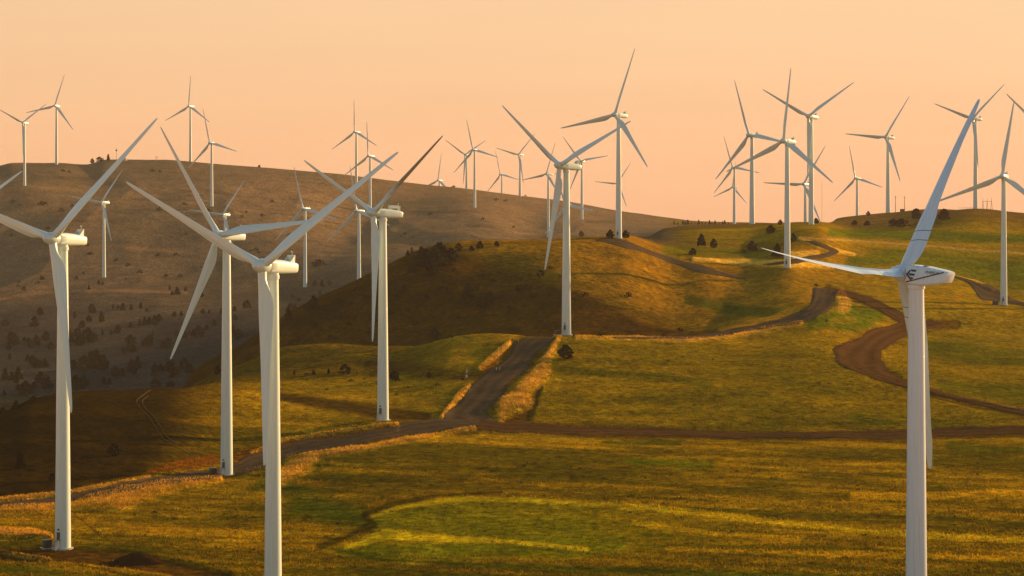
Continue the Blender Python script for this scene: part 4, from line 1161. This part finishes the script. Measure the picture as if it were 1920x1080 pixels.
# lift the line of sight a touch so the sky holds its colour down to the hills
ad = nt.nodes.new('ShaderNodeVectorMath'); ad.operation = 'ADD'; ad.inputs[1].default_value = (0, 0, .035)
nt.links.new(tc.outputs['Generated'], ad.inputs[0]); nt.links.new(ad.outputs[0], sky.inputs['Vector'])
tn = nt.nodes.new('ShaderNodeMix'); tn.data_type = 'RGBA'; tn.blend_type = 'MULTIPLY'; tn.inputs['Factor'].default_value = 1
nt.links.new(sky.outputs['Color'], tn.inputs['A']); tn.inputs['B'].default_value = (.62, .80, .98, 1)
# the dusty peach band that lies along the whole horizon at sunset
sx = nt.nodes.new('ShaderNodeSeparateXYZ'); nt.links.new(tc.outputs['Generated'], sx.inputs[0])
mr = nt.nodes.new('ShaderNodeMapRange'); mr.inputs['From Min'].default_value = -.03; mr.inputs['From Max'].default_value = .40
nt.links.new(sx.outputs['Z'], mr.inputs['Value'])
cr = nt.nodes.new('ShaderNodeValToRGB'); nt.links.new(mr.outputs['Result'], cr.inputs['Fac'])
e = cr.color_ramp.elements
e[0].position = 0; e[0].color = (.422, .208, .112, 1); e[1].position = .22; e[1].color = (.422, .262, .146, 1)
x = e.new(.12); x.color = (.422, .234, .126, 1); x = e.new(1); x.color = (.30, .27, .20, 1)
fm = nt.nodes.new('ShaderNodeMapRange'); fm.interpolation_type = 'SMOOTHSTEP'
fm.inputs['From Min'].default_value = .10; fm.inputs['From Max'].default_value = .38; fm.inputs['To Min'].default_value = .97; fm.inputs['To Max'].default_value = 0
nt.links.new(sx.outputs['Z'], fm.inputs['Value'])
bgs = nt.nodes.new('ShaderNodeVectorMath'); bgs.operation = 'SCALE'; bgs.inputs['Scale'].default_value = 1 / .12
nt.links.new(cr.outputs['Color'], bgs.inputs[0])
fx = nt.nodes.new('ShaderNodeMix'); fx.data_type = 'RGBA'
nt.links.new(fm.outputs['Result'], fx.inputs['Factor']); nt.links.new(tn.outputs['Result'], fx.inputs['A']); # faint uneven veils of dust in the band
mp = nt.nodes.new('ShaderNodeMapping'); mp.inputs['Scale'].default_value = (3, 3, 26); nt.links.new(tc.outputs['Generated'], mp.inputs['Vector'])
sn = nt.nodes.new('ShaderNodeTexNoise'); sn.inputs['Scale'].default_value = 1.6; sn.inputs['Detail'].default_value = 5; nt.links.new(mp.outputs['Vector'], sn.inputs['Vector'])
sr = nt.nodes.new('ShaderNodeMapRange'); sr.inputs['From Min'].default_value = .3; sr.inputs['From Max'].default_value = .7
sr.inputs['To Min'].default_value = .975; sr.inputs['To Max'].default_value = 1.02; nt.links.new(sn.outputs['Fac'], sr.inputs['Value'])
sa = nt.nodes.new('ShaderNodeMapRange'); sa.inputs['From Min'].default_value = -.25; sa.inputs['From Max'].default_value = .25
sa.inputs['To Min'].default_value = .97; sa.inputs['To Max'].default_value = 1.035; nt.links.new(sx.outputs['X'], sa.inputs['Value'])
sm = nt.nodes.new('ShaderNodeMath'); sm.operation = 'MULTIPLY'; nt.links.new(sr.outputs['Result'], sm.inputs[0]); nt.links.new(sa.outputs['Result'], sm.inputs[1])
vs_ = nt.nodes.new('ShaderNodeVectorMath'); vs_.operation = 'SCALE'; nt.links.new(bgs.outputs['Vector'], vs_.inputs[0]); nt.links.new(sm.outputs[0], vs_.inputs['Scale'])
nt.links.new(vs_.outputs['Vector'], fx.inputs['B'])
nt.links.new(fx.outputs['Result'], bg.inputs['Color']); bg.inputs['Strength'].default_value = .12
sd = bpy.data.lights.new('sun', 'SUN'); sd.energy = 5; sd.angle = math.radians(.6); sd.color = (1, .58, .25)
so = bpy.data.objects.new('sun', sd); C.objects.link(so)
dirv = Vector((math.sin(SUN_AZ) * math.cos(SUN_EL), math.cos(SUN_AZ) * math.cos(SUN_EL), math.sin(SUN_EL)))
so.rotation_euler = dirv.to_track_quat('Z', 'Y').to_euler(); so.location = (0, 0, 200)

cd = bpy.data.cameras.new('camera'); cd.sensor_width = 36; cd.lens = 75.0; cd.shift_y = -210 / 1920; cd.clip_end = 20000; cd.clip_start = 1
co = bpy.data.objects.new('camera', cd); C.objects.link(co); co.rotation_euler = (math.pi / 2, 0, 0)
sc = bpy.context.scene; sc.camera = co
sc.view_settings.view_transform = 'Standard'; sc.view_settings.look = 'None'; sc.view_settings.exposure = 1.2
sc.cycles.volume_bounces = 0; sc.cycles.max_bounces = 5; sc.cycles.use_denoising = True
